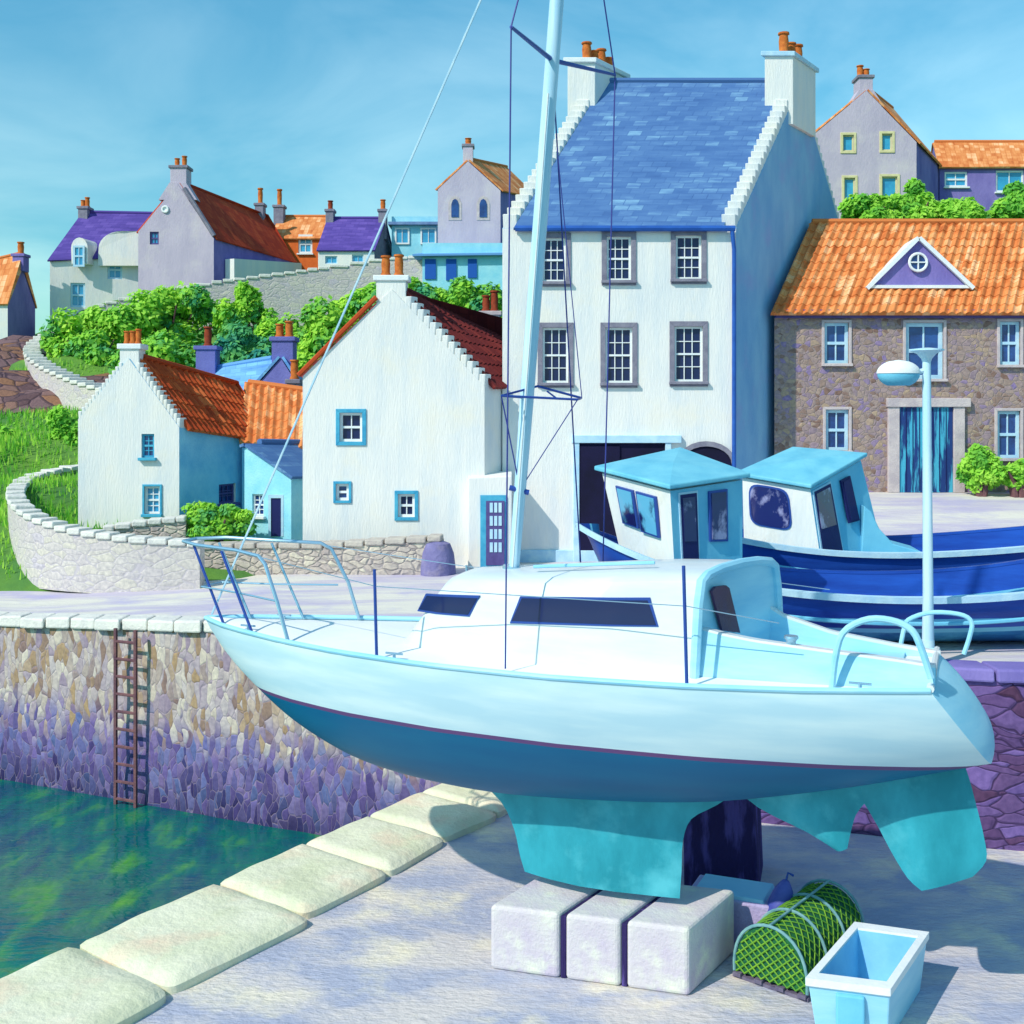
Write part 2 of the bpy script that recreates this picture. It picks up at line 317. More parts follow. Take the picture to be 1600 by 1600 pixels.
# sea bed and water sheets reach the horizon
MB().add([(-2500,-400,-3.4),(2500,-400,-3.4),(2500,4000,-3.4),(-2500,4000,-3.4)], [(0,1,2,3)]).build('ground', M['cliff'])
tag(bpy.data.objects['ground'], kind='structure')
wm = bpy.data.materials.new('water'); wm.use_nodes = True; N = wm.node_tree.nodes; L = wm.node_tree.links
p = N['Principled BSDF']; p.inputs['Roughness'].default_value = .05; p.inputs['IOR'].default_value = 1.42
g = N.new('ShaderNodeNewGeometry'); mpw = N.new('ShaderNodeMapping'); mpw.inputs['Scale'].default_value = (2.0, .8, 1); L.new(g.outputs['Position'], mpw.inputs[0])
n0 = N.new('ShaderNodeTexNoise'); n0.inputs['Scale'].default_value = 1.1; n0.inputs['Detail'].default_value = 4; L.new(mpw.outputs[0], n0.inputs['Vector'])
rw = N.new('ShaderNodeValToRGB'); e = rw.color_ramp.elements; e.new(.5); 
for i, (q, c) in enumerate(((.34, srgb(0,76,98)), (.55, srgb(0,106,94)), (.82, srgb(84,160,44)))): e[i].position = q; e[i].color = c
L.new(n0.outputs[0], rw.inputs[0]); L.new(rw.outputs[0], p.inputs['Base Color'])
mp2 = N.new('ShaderNodeMapping'); mp2.inputs['Scale'].default_value = (.7, 1.9, 1); L.new(g.outputs['Position'], mp2.inputs[0])
n1 = N.new('ShaderNodeTexNoise'); n1.inputs['Scale'].default_value = 1.6; n1.inputs['Detail'].default_value = 3; n1.inputs['Distortion'].default_value = .8; L.new(mp2.outputs[0], n1.inputs['Vector'])
bp = N.new('ShaderNodeBump'); bp.inputs['Strength'].default_value = .22; bp.inputs['Distance'].default_value = .12; L.new(n1.outputs[0], bp.inputs['Height']); L.new(bp.outputs[0], p.inputs['Normal'])
MB().add([(-2500,-400,ZW),(2500,-400,ZW),(2500,4000,ZW),(-2500,4000,ZW)], [(0,1,2,3)]).build('water', wm)
tag(bpy.data.objects['water'], kind='structure')

# --- pier (yacht stands on it)
edge = [Vector((-8.5, 6.9)), Vector((-5.2, 11.75)), Vector((-1.0, 17.95))]
def edge_at(d):   # d metres from first point along outer edge
    for a, b in zip(edge, edge[1:]):
        l = (b-a).length
        if d <= l or b is edge[-1]: return a+(b-a)*(d/l), (b-a).normalized()
        d -= l
nx, ny = 90, 60
rows = []
for j in range(ny+1):
    y = lerp(4.0, 19.0, j/ny); row = []
    xl = pl(y, [4, 6.9, 11.75, 17.95, 19], [-10.3, -8.3, -5.0, -.8, -.1]); xr = 26
    for i in range(nx+1):
        x = xl+(xr-xl)*(i/nx)**1.3
        row.append(V(x, y, .015*noise.noise(V(x*.9, y*.9, 0))))
    rows.append(row)
mb = MB().grid(rows)
mb.grid([[r[0] for r in rows], [V(r[0].x, r[0].y, -3.4) for r in rows]])
o = mb.build('pier', M['pier'], smooth=True); tag(o, kind='structure')

# coping stones along the pier edge
def rounded_block(pts, h, name, m, parent=None, zb=-.6, rnd=.075, rough=.02, seed=0):
    """irregular flat stone: 4 plan corners, domed rounded top"""
    n = 22; rows = []
    A, B, C, D = [Vector((p[0], p[1])) for p in pts]
    cen = (A+B+C+D)/4
    def P(u, v): return (A*(1-u)+B*u)*(1-v)+(D*(1-u)+C*u)*v
    for j in range(n+1):
        row = []
        for i in range(n+1):
            u, v = i/n, j/n
            q = P(u, v); e_ = max(abs(2*u-1), abs(2*v-1))
            # round plan corners
            k = 1-.05*(abs(2*u-1)**8)*(abs(2*v-1)**8)
            q = cen+(q-cen)*k
            z = h-rnd*max(0, (e_-.72)/.28)**2.2+rough*noise.noise(V(q.x*2+seed, q.y*2, seed))
            row.append(V(q.x, q.y, z))
        rows.append(row)
    ring = [(0, i) for i in range(n)]+[(j, n) for j in range(n)]+[(n, i) for i in range(n, 0, -1)]+[(j, 0) for j in range(n, 0, -1)]
    mb = MB().grid(rows); r0 = [rows[a][b] for a, b in ring]
    mb.grid([r0, [V(p.x, p.y, zb) for p in r0]], close=True)
    return mb.build(name, m, parent, smooth=True, angle=60)
cuts = [0, 2.0, 4.1, 5.93, 6.72, 8.72, 10.2, 11.5, 12.8]
cuts = [0.0, 2.2, 4.3, 6.75, 8.75, 10.25, 11.55, 12.75, 13.6]
labs = ['pier edge stone just below the frame', 'pier edge stone in the lower left corner', 'broad cream edge stone at the lower left of the pier', 'long cream edge stone with a tan stain, nearest whole one to the viewer',
        'cream edge stone in the middle of the pier kerb row', 'smaller cream edge stone fourth along the basin', 'cream edge stone beside the end of the wet wall', 'last cream edge stone, tucked under the yacht bow']
for i in range(8):
    (p0, d0), (p1, d1) = edge_at(cuts[i]+.005), edge_at(cuts[i+1]-.005)
    n0_ = Vector((d0.y, -d0.x)); n1_ = Vector((d1.y, -d1.x)); wd = [1.7,1.7,1.7,1.6,1.5,1.45,1.4,1.4][i]
    sk = .05*math.sin(i*2.3)
    o = rounded_block([p0-n0_*.08, p1-n1_*.08, p1+n1_*(wd+sk)-d1*.07, p0+n0_*(wd-sk)-d0*.06], .15, 'coping_stone', M['cope_stone'], seed=i*3)
    if i > 1: tag(o, labs[i], 'edge stone', 'cream stones along the pier edge')
    else: bpy.data.objects.remove(o)

# --- harbour wall below the quay
mb = MB(); mbr = MB()
def wallstrip(xs, mbx, amp=.05):
    for z0, z1 in ((0, 1),):
        rows = []
        for k in range(15):
            row = []
            for x in xs:
                y = ywall(x); zt = ztop(x)-.14; z = lerp(-3.4, zt, k/14)
                row.append(V(x, y-.0-.10*(1-k/14)+amp*noise.noise(V(x*2.2, z*2.2, 3)), z))
            rows.append(row)
        mbx.grid(rows)
xs1 = list(np.arange(-40, 1.01, .2)); xs2 = list(np.arange(1.0, 30, .25))
wallstrip(xs1, mb); wallstrip(xs2, mbr)
hw = thing('harbour_wall', (-4, 19.4, -1.1), 'tall weathered stone harbour wall above the green water, violet below the tide line', 'wall')
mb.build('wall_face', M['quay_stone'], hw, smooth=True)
mbc = MB()
xs = np.arange(-40, 1.0, .55)
for a in xs:
    b = a+.53; j = .05*math.sin(a*7.3)
    za, zb_ = ztop(a), ztop(b)
    mbc.hexa([V(a,ywall(a)-.10-j,za-.17),V(b,ywall(b)-.10-j,zb_-.17),V(b,ywall(b)+.5,zb_-.17),V(a,ywall(a)+.5,za-.17)],
             [V(a,ywall(a)-.08-j,za+.03),V(b,ywall(b)-.08-j,zb_+.03+.02*math.sin(a*5)),V(b,ywall(b)+.5,zb_+.02),V(a,ywall(a)+.5,za+.02)])
mbc.build('coping', M['cope_rough'], hw, bevel=.035)
hw2 = thing('harbour_wall', (8, 15.4, 0), 'dark purple coursed stone wall behind the yacht stern', 'wall')
mbr.build('wall_face', M['quay_dark'], hw2, smooth=True)
mbc = MB()
for a in np.arange(1.1, 29, .9):
    b = a+.87; za, zb_ = ztop(a), ztop(b)
    mbc.hexa([V(a,ywall(a)-.08,za-.16),V(b,ywall(b)-.08,zb_-.16),V(b,ywall(b)+.5,zb_-.16),V(a,ywall(a)+.5,za-.16)],
             [V(a,ywall(a)-.06,za+.02),V(b,ywall(b)-.06,zb_+.02),V(b,ywall(b)+.5,zb_+.02),V(a,ywall(a)+.5,za+.02)])
mbc.build('coping', M['purple_wall'], hw2, bevel=.03)
# ladder
lad = thing('ladder', (0,0,0), 'rusty brown iron ladder fixed to the harbour wall', 'ladder')
a = on_wall(183, 970, (-9.74,21.72), (-.97,17.85)); b = on_wall(214, 970, (-9.74,21.72), (-.97,17.85))
for q in (a, b):
    MB().box(V(q.x, q.y-.08, .42), .055, .045, 3.2, u=(.91,-.4,0)).build('rail', M['iron'], lad)
mb_r = []
for k in range(10):
    z = -1.0+k*.31
    MB().tube([V(a.x,a.y-.08,z), V(b.x,b.y-.08,z)], .028, 6).build('rung', M['iron'], lad)

# --- upper ground
CP = [ # X, Y, z control points for the hillside
 (-22,26,3.0),(-14,27,3.2),(-10,27,3.1),(-9,33,3.9),(-13,31,4.0),(-16,34,5.0),(-20,38,5.8),(-24,44,7.6),(-22,50,8.2),(-19,50,8.9),(-30,60,8.0),(-45,60,7.5),
 (-15,37,5.8),(-13,38,6.3),(-16,43,8.0),(-12,42,7.6),(-8,38,5.8),(-6,33,3.6),(-4,36,4.8),(-8,46,9.0),(-3,44,8.0),(0,47,9.5),(-6,54,12.2),(-14,54,11.6),(-18,54,11.0),(0,55,12.8),(-10,60,12.6),
 (-4,28,2.4),(0,28,2.3),(5,28,2.3),(3,36,3.5),(8,28.5,3.7),(12,28.5,3.8),(18,28.5,3.8),(10,33,6.2),(14,35,9),(20,36,9.5),(16,42,12.3),(24,42,12.3),(12,42,12),(16,50,14.6),(24,52,14.8),
 (0,70,13),(-20,75,9.5),(20,75,15),(40,60,14),(60,90,12),(-60,90,6),(0,120,10),(-60,40,4),(60,30,4)]
CPn = np.array(CP)
def hill(x, y):
    d2 = (CPn[:,0]-x)**2+(CPn[:,1]-y)**2+.6; wt = d2**-1.9
    return float((wt*CPn[:,2]).sum()/wt.sum())
def quay_end(x): return pl(x, [-60,-20,-9,-6,-4.5,-4,0,6,7,30], [30,25.2,25.0,25.4,27.5,28.5,29,29,28.9,28.9])
def quay_z(x, y):
    z = ztop(x)
    if x > 5: # the street climbs to the brown house
        r = min(1, max(0, (y-19.5)/9.2)); k = min(1, (x-5)/1.6); z = lerp(z, 3.84, k*r*r*(3-2*r))
    return z
rows = []
XS = np.concatenate([np.arange(-60,-14,2.0), np.arange(-14,18,.4), np.arange(18,61,3.0)])
for j in range(31):
    rows.append([V(x, lerp(ywall(x)+.45, max(quay_end(x), ywall(x)+1), j/30), quay_z(x, lerp(ywall(x)+.45, max(quay_end(x), ywall(x)+1), j/30))+.02*noise.noise(V(x*.7, j*.4, 0))) for x in XS])
o = MB().grid(rows).build('quay_pavement', M['quay_pave'], smooth=True); tag(o, kind='structure')
rows = []
for j in range(90):
    t = j/89; row = []
    for x in XS:
        y0 = max(quay_end(x), ywall(x)+1)-.05; y = y0+t*42+max(0, t-.8)*5*260
        z = hill(x, y); k = min(1, (y-y0)/2.5)
        if -5.5 < x < 6: k = min(1, max(0, (y-33)/4))
        z = lerp(quay_z(x, y0), z, k) if not (j == 0) else quay_z(x, y0)-.02
        row.append(V(x, y, z+.15*noise.noise(V(x*.3, y*.3, 5))*min(1, k)))
    rows.append(row)
o = MB().grid(rows).build('hillside', M['hill_grass'], smooth=True); tag(o, kind='structure')
def gz(x, y):
    y0 = quay_end(x)
    return quay_z(x, y) if y < y0 else hill(x, y)

# ================================================================ WALL / HOUSE BUILDERS
def path_wall(name, label, tops, thick, zb, m, mcope=None, cope_h=.12, cat='wall', sub=4):
    """wall following a path; tops: list of world points of the outer top edge; zb: number or list"""
    n = len(tops); P = []
    zbs = zb if isinstance(zb, list) else [zb]*n
    xs = [t.x for t in tops]; ys = [t.y for t in tops]; zs = [t.z for t in tops]
    N_ = (n-1)*sub+1
    c = smooth_curve(xs, ys, N_); zz = [pl(i/(N_-1)*(n-1), range(n), zs) for i in range(N_)]; bb = [pl(i/(N_-1)*(n-1), range(n), zbs) for i in range(N_)]
    root = thing(name, V(tops[0].x, tops[0].y, zbs[0]), label, cat)
    A, B = [], []
    for i in range(N_):
        t = (c[min(i+1, N_-1)]-c[max(i-1, 0)]).normalized(); nn = Vector((-t.y, t.x))
        A.append(c[i]); B.append(c[i]+nn*thick)
    mb = MB(); mb.grid([[V(a.x,a.y,b) for a, b in zip(A, bb)], [V(a.x,a.y,z-cope_h) for a, z in zip(A, zz)], [V(b.x,b.y,z-cope_h) for b, z in zip(B, zz)], [V(b.x,b.y,q) for b, q in zip(B, bb)]])
    for i in (0, N_-1): mb.add([V(A[i].x,A[i].y,bb[i]),V(A[i].x,A[i].y,zz[i]-cope_h),V(B[i].x,B[i].y,zz[i]-cope_h),V(B[i].x,B[i].y,bb[i])],[(0,1,2,3)])
    mb.build('wall_face', m, root)
    # coping as individual rough stones in one part
    mc = MB()
    for i in range(N_-1):
        seg = max(1, int((A[i+1]-A[i]).length/.45))
        for k in range(seg):
            f0, f1 = (k+.04)/seg, (k+.96)/seg; jz = .025*math.sin(i*3.1+k*5.7)
            def q(C, f, off): return lerp(C[i], C[i+1], f)+(lerp(C[i], C[i+1], f)-lerp((A if C is B else B)[i], (A if C is B else B)[i+1], f)).normalized()*off
            a0, a1, b0, b1 = q(A,f0,.05), q(A,f1,.05), q(B,f0,.05), q(B,f1,.05)
            za = lerp(zz[i], zz[i+1], (f0+f1)/2)
            mc.hexa([V(a0.x,a0.y,za-cope_h-.01),V(a1.x,a1.y,za-cope_h-.01),V(b1.x,b1.y,za-cope_h-.01),V(b0.x,b0.y,za-cope_h-.01)],
                    [V(a0.x,a0.y,za+jz),V(a1.x,a1.y,za+jz*.5),V(b1.x,b1.y,za+jz),V(b0.x,b0.y,za-jz)])
    mc.build('coping', mcope or M['cope_rough'], root, bevel=.03)
    return root

def pane_window(parent, a, b, rect, frame=M['white_trim'], glass=M['glass_dark'], surround=None, sw=.1, cols=2, rws=2, sash=True, fw=.05, cutters=None, depth=.13, sill=True, name='window', arched=False, px=True, mid=False):
    """window seen at pixel rect on the wall plane a-b (a left, b right as seen)"""
    if px:
        x0, y0, x1, y1 = rect
        p0 = on_wall((x0+x1)/2, (y0+y1)/2, a, b); L0 = on_wall(x0, (y0+y1)/2, a, b); R0 = on_wall(x1, (y0+y1)/2, a, b)
        c = (L0+R0)/2; wd = (R0-L0).length; ht = (y1-y0)/F*c.y
        c.z = H-((y0+y1)/2-HZ)/F*c.y
    else: c, wd, ht = rect
    t = Vector((b[0]-a[0], b[1]-a[1], 0)).normalized(); n = Vector((t.y, -t.x, 0)); z = V(0,0,1)
    if cutters is not None: cutters.append((c, wd, ht, t, n, depth))
    def ring(o_w, o_h, i_w, i_h, d0, d1, mbx):
        O = [(-o_w/2,-o_h/2),(o_w/2,-o_h/2),(o_w/2,o_h/2),(-o_w/2,o_h/2)]; I = [(-i_w/2,-i_h/2),(i_w/2,-i_h/2),(i_w/2,i_h/2),(-i_w/2,i_h/2)]
        pt = lambda q, d: c+t*q[0]+z*q[1]+n*d
        for k in range(4):
            k2 = (k+1) % 4
            mbx.hexa([pt(O[k],d0),pt(O[k2],d0),pt(I[k2],d0),pt(I[k],d0)], [pt(O[k],d1),pt(O[k2],d1),pt(I[k2],d1),pt(I[k],d1)])
    mb = MB(); dd = -depth if cutters is not None else .0
    f0, f1 = dd+.02, dd+.075
    ring(wd-.004, ht-.004, wd-2*fw, ht-2*fw, f0, f1, mb)
    iw, ih = wd-2*fw, ht-2*fw; bw = max(.018, fw*.4)
    if sash: mb.box(c+n*(f0+.03), iw, .05, fw*.9, u=t)
    for k in range(1, cols): mb.box(c+t*(iw*(k/cols-.5))+n*(f0+.025), bw, .03, ih, u=t)
    for k in range(1, rws):
        zz = ih*(k/rws-.5)
        if sash and abs(zz) < .02: continue
        mb.box(c+z*zz+n*(f0+.0235), iw, .0285, bw, u=t)
    wo = mb.build(name, frame, parent)
    MB().box(c+n*(f0+.004), wd-.01, .01, ht-.01, u=t).build('pane', glass, wo)
    if surround:
        mb = MB(); ring(wd+2*sw, ht+2*sw, wd, ht, -.02, .035, mb); mb.build('surround', surround, wo, bevel=.008)
    if sill:
        MB().box(c-z*(ht/2+.035)+n*.035, wd+(2*sw if surround else .1)+.02, .15, .07, u=t).build('sill', surround or frame, wo, bevel=.01)
    return wo

def apply_bool(obj, cutters, inv):
    if not cutters: return
    mb = MB()
    for c, wd, ht, t, n, depth in cutters: mb.box(c, wd, depth*2, ht, u=t)
    me = bpy.data.meshes.new('cut'); me.from_pydata([inv @ v for v in mb.v], [], mb.f)
    bm = bmesh.new(); bm.from_mesh(me); bmesh.ops.recalc_face_normals(bm, faces=bm.faces); bm.to_mesh(me); bm.free()
    co = bpy.data.objects.new('cut', me); COL.objects.link(co); co.matrix_world = Matrix.Identity(4)
    par = obj.parent; obj.parent = None
    md = obj.modifiers.new('bool', 'BOOLEAN'); md.operation = 'DIFFERENCE'; md.object = co; md.solver = 'EXACT'
    dg = bpy.context.evaluated_depsgraph_get(); dg.update(); new = bpy.data.meshes.new_from_object(obj.evaluated_get(dg))
    obj.modifiers.remove(md); obj.data = new; obj.parent = par
    bpy.data.objects.remove(co)

def roof_slope(E0, E1, R1, R0, m, name, parent, corr=None, over=.14, side=.0, thick=.07, lift=.03):
    """E0-E1 eave, R0-R1 ridge. corrugated pantile grid or flat slab, closed underneath"""
    up0 = (E0-R0).normalized(); up1 = (E1-R1).normalized()
    al = (E1-E0).normalized()
    e0, e1 = E0+up0*over-al*side, E1+up1*over+al*side; r0, r1 = R0-al*side, R1+al*side
    nrm = (e1-e0).cross(r0-e0).normalized()
    if nrm.z < 0: nrm = -nrm
    Lr = ((e1-e0).length+(r1-r0).length)/2; Ls = (r0-e0).length
    if corr:
        nx = int(Lr/corr)*6; rowsn = max(3, int(Ls/.36)); ny = rowsn*2
    else: nx, ny = max(2, int(Lr/.5)), max(6, int(Ls/.25))
    rows, uvs = [], []
    for j in range(ny+1):
        v = j/ny
        if corr: v = ((j//2)+(.97 if j % 2 else 0))/rowsn; v = min(v, 1)
        row = []
        for i in range(nx+1):
            u = i/nx; P = (e0*(1-u)+e1*u)*(1-v)+(r0*(1-u)+r1*u)*v
            if corr:
                h = thick+.035*math.sin(u*Lr/corr*2*math.pi)+(.0 if j % 2 else .028)
                h += .03*noise.noise(V(u*Lr*.5, v*Ls*.5, 9))
            else: h = thick+(.0 if j % 2 else .0)+.02*noise.noise(V(u*Lr*.5, v*Ls*.5, 4))
            row.append(P+nrm*(h+lift)); uvs.append((u*Lr, v*Ls))
        rows.append(row)
    mb = MB().grid(rows, uvf=uvs)
    bot = [e0+nrm*lift, e1+nrm*lift, r1+nrm*lift, r0+nrm*lift]
    ring = rows[0]+[r[-1] for r in rows[1:]]+rows[-1][::-1][1:]+[r[0] for r in rows[::-1][1:-1]]
    low = []
    for p_ in ring:
        d = (p_-bot[0]).dot(nrm); low.append(p_-nrm*d)
    mb.grid([ring, low], close=True, uvf=[(p_.x, p_.z) for p_ in ring+low])
    mb.add(bot, [(0,1,2,3)], 0, [(0,0),(Lr,0),(Lr,Ls),(0,Ls)])
    return mb.build(name, m, parent, smooth=True, angle=50)

def chimney(parent, c, zt, zb, w, d, m, u=(1,0,0), v=None, pots=2, potm=None, cap=None, along='v', poth=.42, potr=.11):
    u = Vector(u).normalized(); v = Vector(v).normalized() if v is not None else V(-u.y, u.x, 0)
    mb = MB()
    c0 = V(c[0], c[1], (zt+zb)/2); mb.box(c0, w, d, zt-zb, u=u, v=v)
    st = mb.build('chimney', m, parent, bevel=.015)
    MB().box(V(c[0], c[1], zt+.06), w*1.12+.06, d*1.06+.06, .13, u=u, v=v).build('cope', cap or m, st, bevel=.02)
    for k in range(pots):
        f = (k+.5)/pots-.5; q = V(c[0], c[1], zt+.12)+(v*f*d*.9 if along == 'v' else u*f*w*.9)
        hh = poth*(1+.18*math.sin(k*2.7+c[0]))
        MB().lathe(q, [(potr*1.15, 0), (potr*1.1, .05), (potr*.85, .1), (potr*.95, hh*.6), (potr*.8, hh*.88), (potr*1.1, hh*.92), (potr*1.05, hh)], 10).build('chimney_pot', potm or M['pot'], st, smooth=True)
    return st

def crow_steps(parent, E, Rr, al, n, m, thick=.34, h_over=.16, stop=1.0):
    """stepped gable coping from eave corner E to apex Rr; al = direction along the ridge into the roof"""
    mb = MB(); al = Vector(al).normalized()
    hd = Vector((Rr.x-E.x, Rr.y-E.y, 0)); run = hd.length; t = hd.normalized()
    for k in range(n):
        if (k+1)/n > stop+.001: break
        z0, z1 = lerp(E.z, Rr.z, k/n), lerp(E.z, Rr.z, (k+1)/n)
        a = V(E.x, E.y, 0)+t*run*(k/n-.0); b = V(E.x, E.y, 0)+t*run*((k+1)/n+.0)
        zt = z1+h_over; zb = z0-.12
        o0, o1 = al*.012, al*thick; s_ = t*.012
        mb.hexa([a+o0+s_+V(0,0,zb),b+o0+V(0,0,zb),b+o1+V(0,0,zb),a+o1+s_+V(0,0,zb)], [a+o0+s_-t*.03+V(0,0,zt),b+o0-t*.015+V(0,0,zt),b+o1-t*.015+V(0,0,zt),a+o1+s_-t*.03+V(0,0,zt)])
    return mb.build('crow_steps', m, parent, bevel=.02)

def house(name, label, cat, FL, FR, BR, BL, zb, ze, zr, ridge='v', wall=M['white_wall'], roof=M['tile_orange'], wins=(), corr=None, group=None, over=.14, side=.05, rfrac=.5, zb_back=None, side_mat=None, noroof=False):
    """FL..BL plan corners (left-front, right-front, right-back, left-back); ze 4 eave heights, zr (first, second) ridge heights"""
    C = [Vector((p[0], p[1])) for p in (FL, FR, BR, BL)]
    ze = list(ze) if isinstance(ze, (list, tuple)) else [ze]*4; zr = list(zr) if isinstance(zr, (list, tuple)) else [zr]*2
    root = thing(name, V((C[0].x+C[1].x)/2, (C[0].y+C[1].y)/2, zb), label, cat, group)
    base = [V(c.x, c.y, zb-1.2) for c in C]; e = [V(c.x, c.y, z) for c, z in zip(C, ze)]
    if ridge == 'v':
        a = C[0].lerp(C[1], rfrac); b = C[3].lerp(C[2], rfrac); r = [V(a.x, a.y, zr[0]), V(b.x, b.y, zr[1])]
        fs = [(0,1,5,8,4),(2,3,7,9,6),(1,2,6,5),(3,0,4,7),(4,8,9,7),(8,5,6,9),(3,2,1,0)]
        sl = [(e[0], e[3], r[1], r[0]), (e[1], e[2], r[1], r[0])]; 
    else:
        a = C[0].lerp(C[3], rfrac); b = C[1].lerp(C[2], rfrac); r = [V(a.x, a.y, zr[0]), V(b.x, b.y, zr[1])]
        fs = [(0,1,5,4),(2,3,7,6),(1,2,6,9,5),(3,0,4,8,7),(4,5,9,8),(8,9,6,7),(3,2,1,0)]
        sl = [(e[0], e[1], r[1], r[0]), (e[3], e[2], r[1], r[0])]
    mb = MB(); mb.add(base+e+r, fs)
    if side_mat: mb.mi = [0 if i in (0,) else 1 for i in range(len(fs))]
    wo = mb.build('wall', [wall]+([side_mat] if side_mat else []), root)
    bm = bmesh.new(); bm.from_mesh(wo.data); bmesh.ops.triangulate(bm, faces=bm.faces); bm.to_mesh(wo.data); bm.free()
    cut = []
    for wspec in wins:
        wspec = dict(wspec); f = wspec.pop('face', 'front'); rect = wspec.pop('rect')
        a, b = {'front': (C[0], C[1]), 'right': (C[1], C[2]), 'left': (C[3], C[0])}[f]
        pane_window(root, a, b, rect, cutters=cut, **wspec)
    if cut: apply_bool(wo, cut, ROOTINV[root])
    if not noroof:
        for i, (E0, E1, R1, R0) in enumerate(sl): roof_slope(E0, E1, R1, R0, roof, 'roof', root, corr=corr, over=over, side=side)
        rd = (r[1]-r[0]).normalized(); MB().tube([r[0]+rd*(.45 if ridge == 'v' else .05)+V(0,0,.13), r[1]+V(0,0,.13)], .085, 8).build('ridge_cap', roof, root, smooth=True)
    root_info = dict(root=root, C=C, e=e, r=r)
    return root_info
def Wd(px, Y): return ((px-800)/F*Y, Y)
def zpx(py, Y): return H-(py-HZ)/F*Y

# ================================================================ TALL WHITE HOUSE
FLt, FRt = Wd(785, 27.2), Wd(1150, 27.2)
vv = Vector((4.78, 7.0))
BRt = (FRt[0]+vv.x, FRt[1]+vv.y); BLt = (FLt[0]+vv.x, FLt[1]+vv.y)
zeT = zpx(357, 27.2); zrT = zpx(134, 30.7)
G6 = dict(frame=M['white_trim'], glass=M['glass_dark'], surround=M['grey_trim'], cols=3, rws=4, sw=.12, fw=.05)
tw = [dict(rect=(848,372,884,440), **G6), dict(rect=(948,370,986,438), **G6), dict(rect=(1056,368,1096,436), **G6),
      dict(rect=(848,512,888,598), **G6), dict(rect=(946,512,988,598), **G6), dict(rect=(1054,510,1098,596), **G6)]
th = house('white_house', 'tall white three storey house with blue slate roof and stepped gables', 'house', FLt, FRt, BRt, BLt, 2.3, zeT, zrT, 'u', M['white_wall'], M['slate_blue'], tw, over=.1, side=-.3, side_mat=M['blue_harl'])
tr_ = th['root']
uT = V(1,0,0); vT = V(vv.x, vv.y, 0).normalized()
crow_steps(tr_, th['e'][0], th['r'][0], uT, 24, M['white_wall'], stop=.9); crow_steps(tr_, th['e'][1], th['r'][1], -uT, 24, M['white_wall'], stop=.9)
crow_steps(tr_, th['e'][3], th['r'][0], uT, 24, M['white_wall'], stop=.9); crow_steps(tr_, th['e'][2], th['r'][1], -uT, 24, M['white_wall'], stop=.9)
chimney(tr_, (th['r'][0].x+.12, th['r'][0].y), zpx(98, 30), zrT-1.2, .72, 1.7, M['white_wall'], u=uT, v=vT, pots=4, cap=M['white_trim'], poth=.42, potr=.13)
chimney(tr_, (th['r'][1].x-.25, th['r'][1].y), zpx(88, 30), zrT-1.2, .74, 1.7, M['white_wall'], u=uT, v=vT, pots=3, cap=M['pale_trim'], poth=.5, potr=.14)
MB().tube([th['e'][0]+V(.3,-.14,-.02), th['e'][1]+V(-.05,-.14,-.02)], .07, 8).build('gutter', M['gutter'], tr_, smooth=True)
MB().tube([th['e'][1]+V(-.12,-.14,-.04), th['e'][1]+V(-.06,-.08,-.5), V(FRt[0]-.06, FRt[1]-.07, 3.9), V(FRt[0]-.02, FRt[1]-.07, 2.3)], .05, 8).build('downpipe', M['gutter'], tr_, smooth=True)
# dark doorway with pale surround
c = on_wall(972, 752, FLt, FRt); wd = (1040-906)/F*27.2; zt = zpx(692, 27.2); zb_ = 2.3
dr = MB().box(V(c.x, 27.2-.012, (zt+zb_)/2), wd, .02, zt-zb_, u=uT).build('doorway', M['dark_in'], tr_)
mb = MB()
for sx in (-1, 1): mb.box(V(c.x+sx*(wd/2+.07), 27.2-.04, (zt+zb_)/2), .14, .1, zt-zb_, u=uT)
mb.box(V(c.x+.1, 27.2-.05, zt+.09), wd+.55, .14, .18, u=uT); mb.build('surround', M['pale_trim'], dr, bevel=.012)
for k in range(7): 
    pass
MB().box(V(c.x-wd*.26, 27.2-.045, (zt+zb_)/2-.03), wd*.46, .04, zt-zb_-.1, u=uT).build('door', M['dark_in'], dr)
# arched dark opening
c = on_wall(1103, 735, FLt, FRt); aw = .6; zc = zpx(725, 27.2)
pts = [V(c.x-aw, 27.17, 2.3)]+[V(c.x-aw*math.cos(a_), 27.17, zc+.42*math.sin(a_)) for a_ in np.linspace(0, math.pi, 13)]+[V(c.x+aw, 27.17, 2.3)]
ar = MB().prism(pts, V(0,.02,0)).build('archway', M['dark_in'], tr_)
mb = MB(); arc = [(math.cos(a_), math.sin(a_)) for a_ in np.linspace(0, math.pi, 13)]
rows = [[V(c.x-(aw+k*.1)*x_, 27.2-.05-dd, zc+(.42+k*.12)*z_) for x_, z_ in arc] for k, dd in ((0,-.04),(0,.02),(1,.02),(1,-.04))]
mb.grid(rows, close=False); mb.build('surround', M['grey_trim'], ar)
# base plinth
MB().box(V((FLt[0]+FRt[0])/2, 27.2-.03, 2.42), (FRt[0]-FLt[0])+.04, .08, .34, u=uT).build('plinth', M['pale_trim'], tr_, bevel=.02)

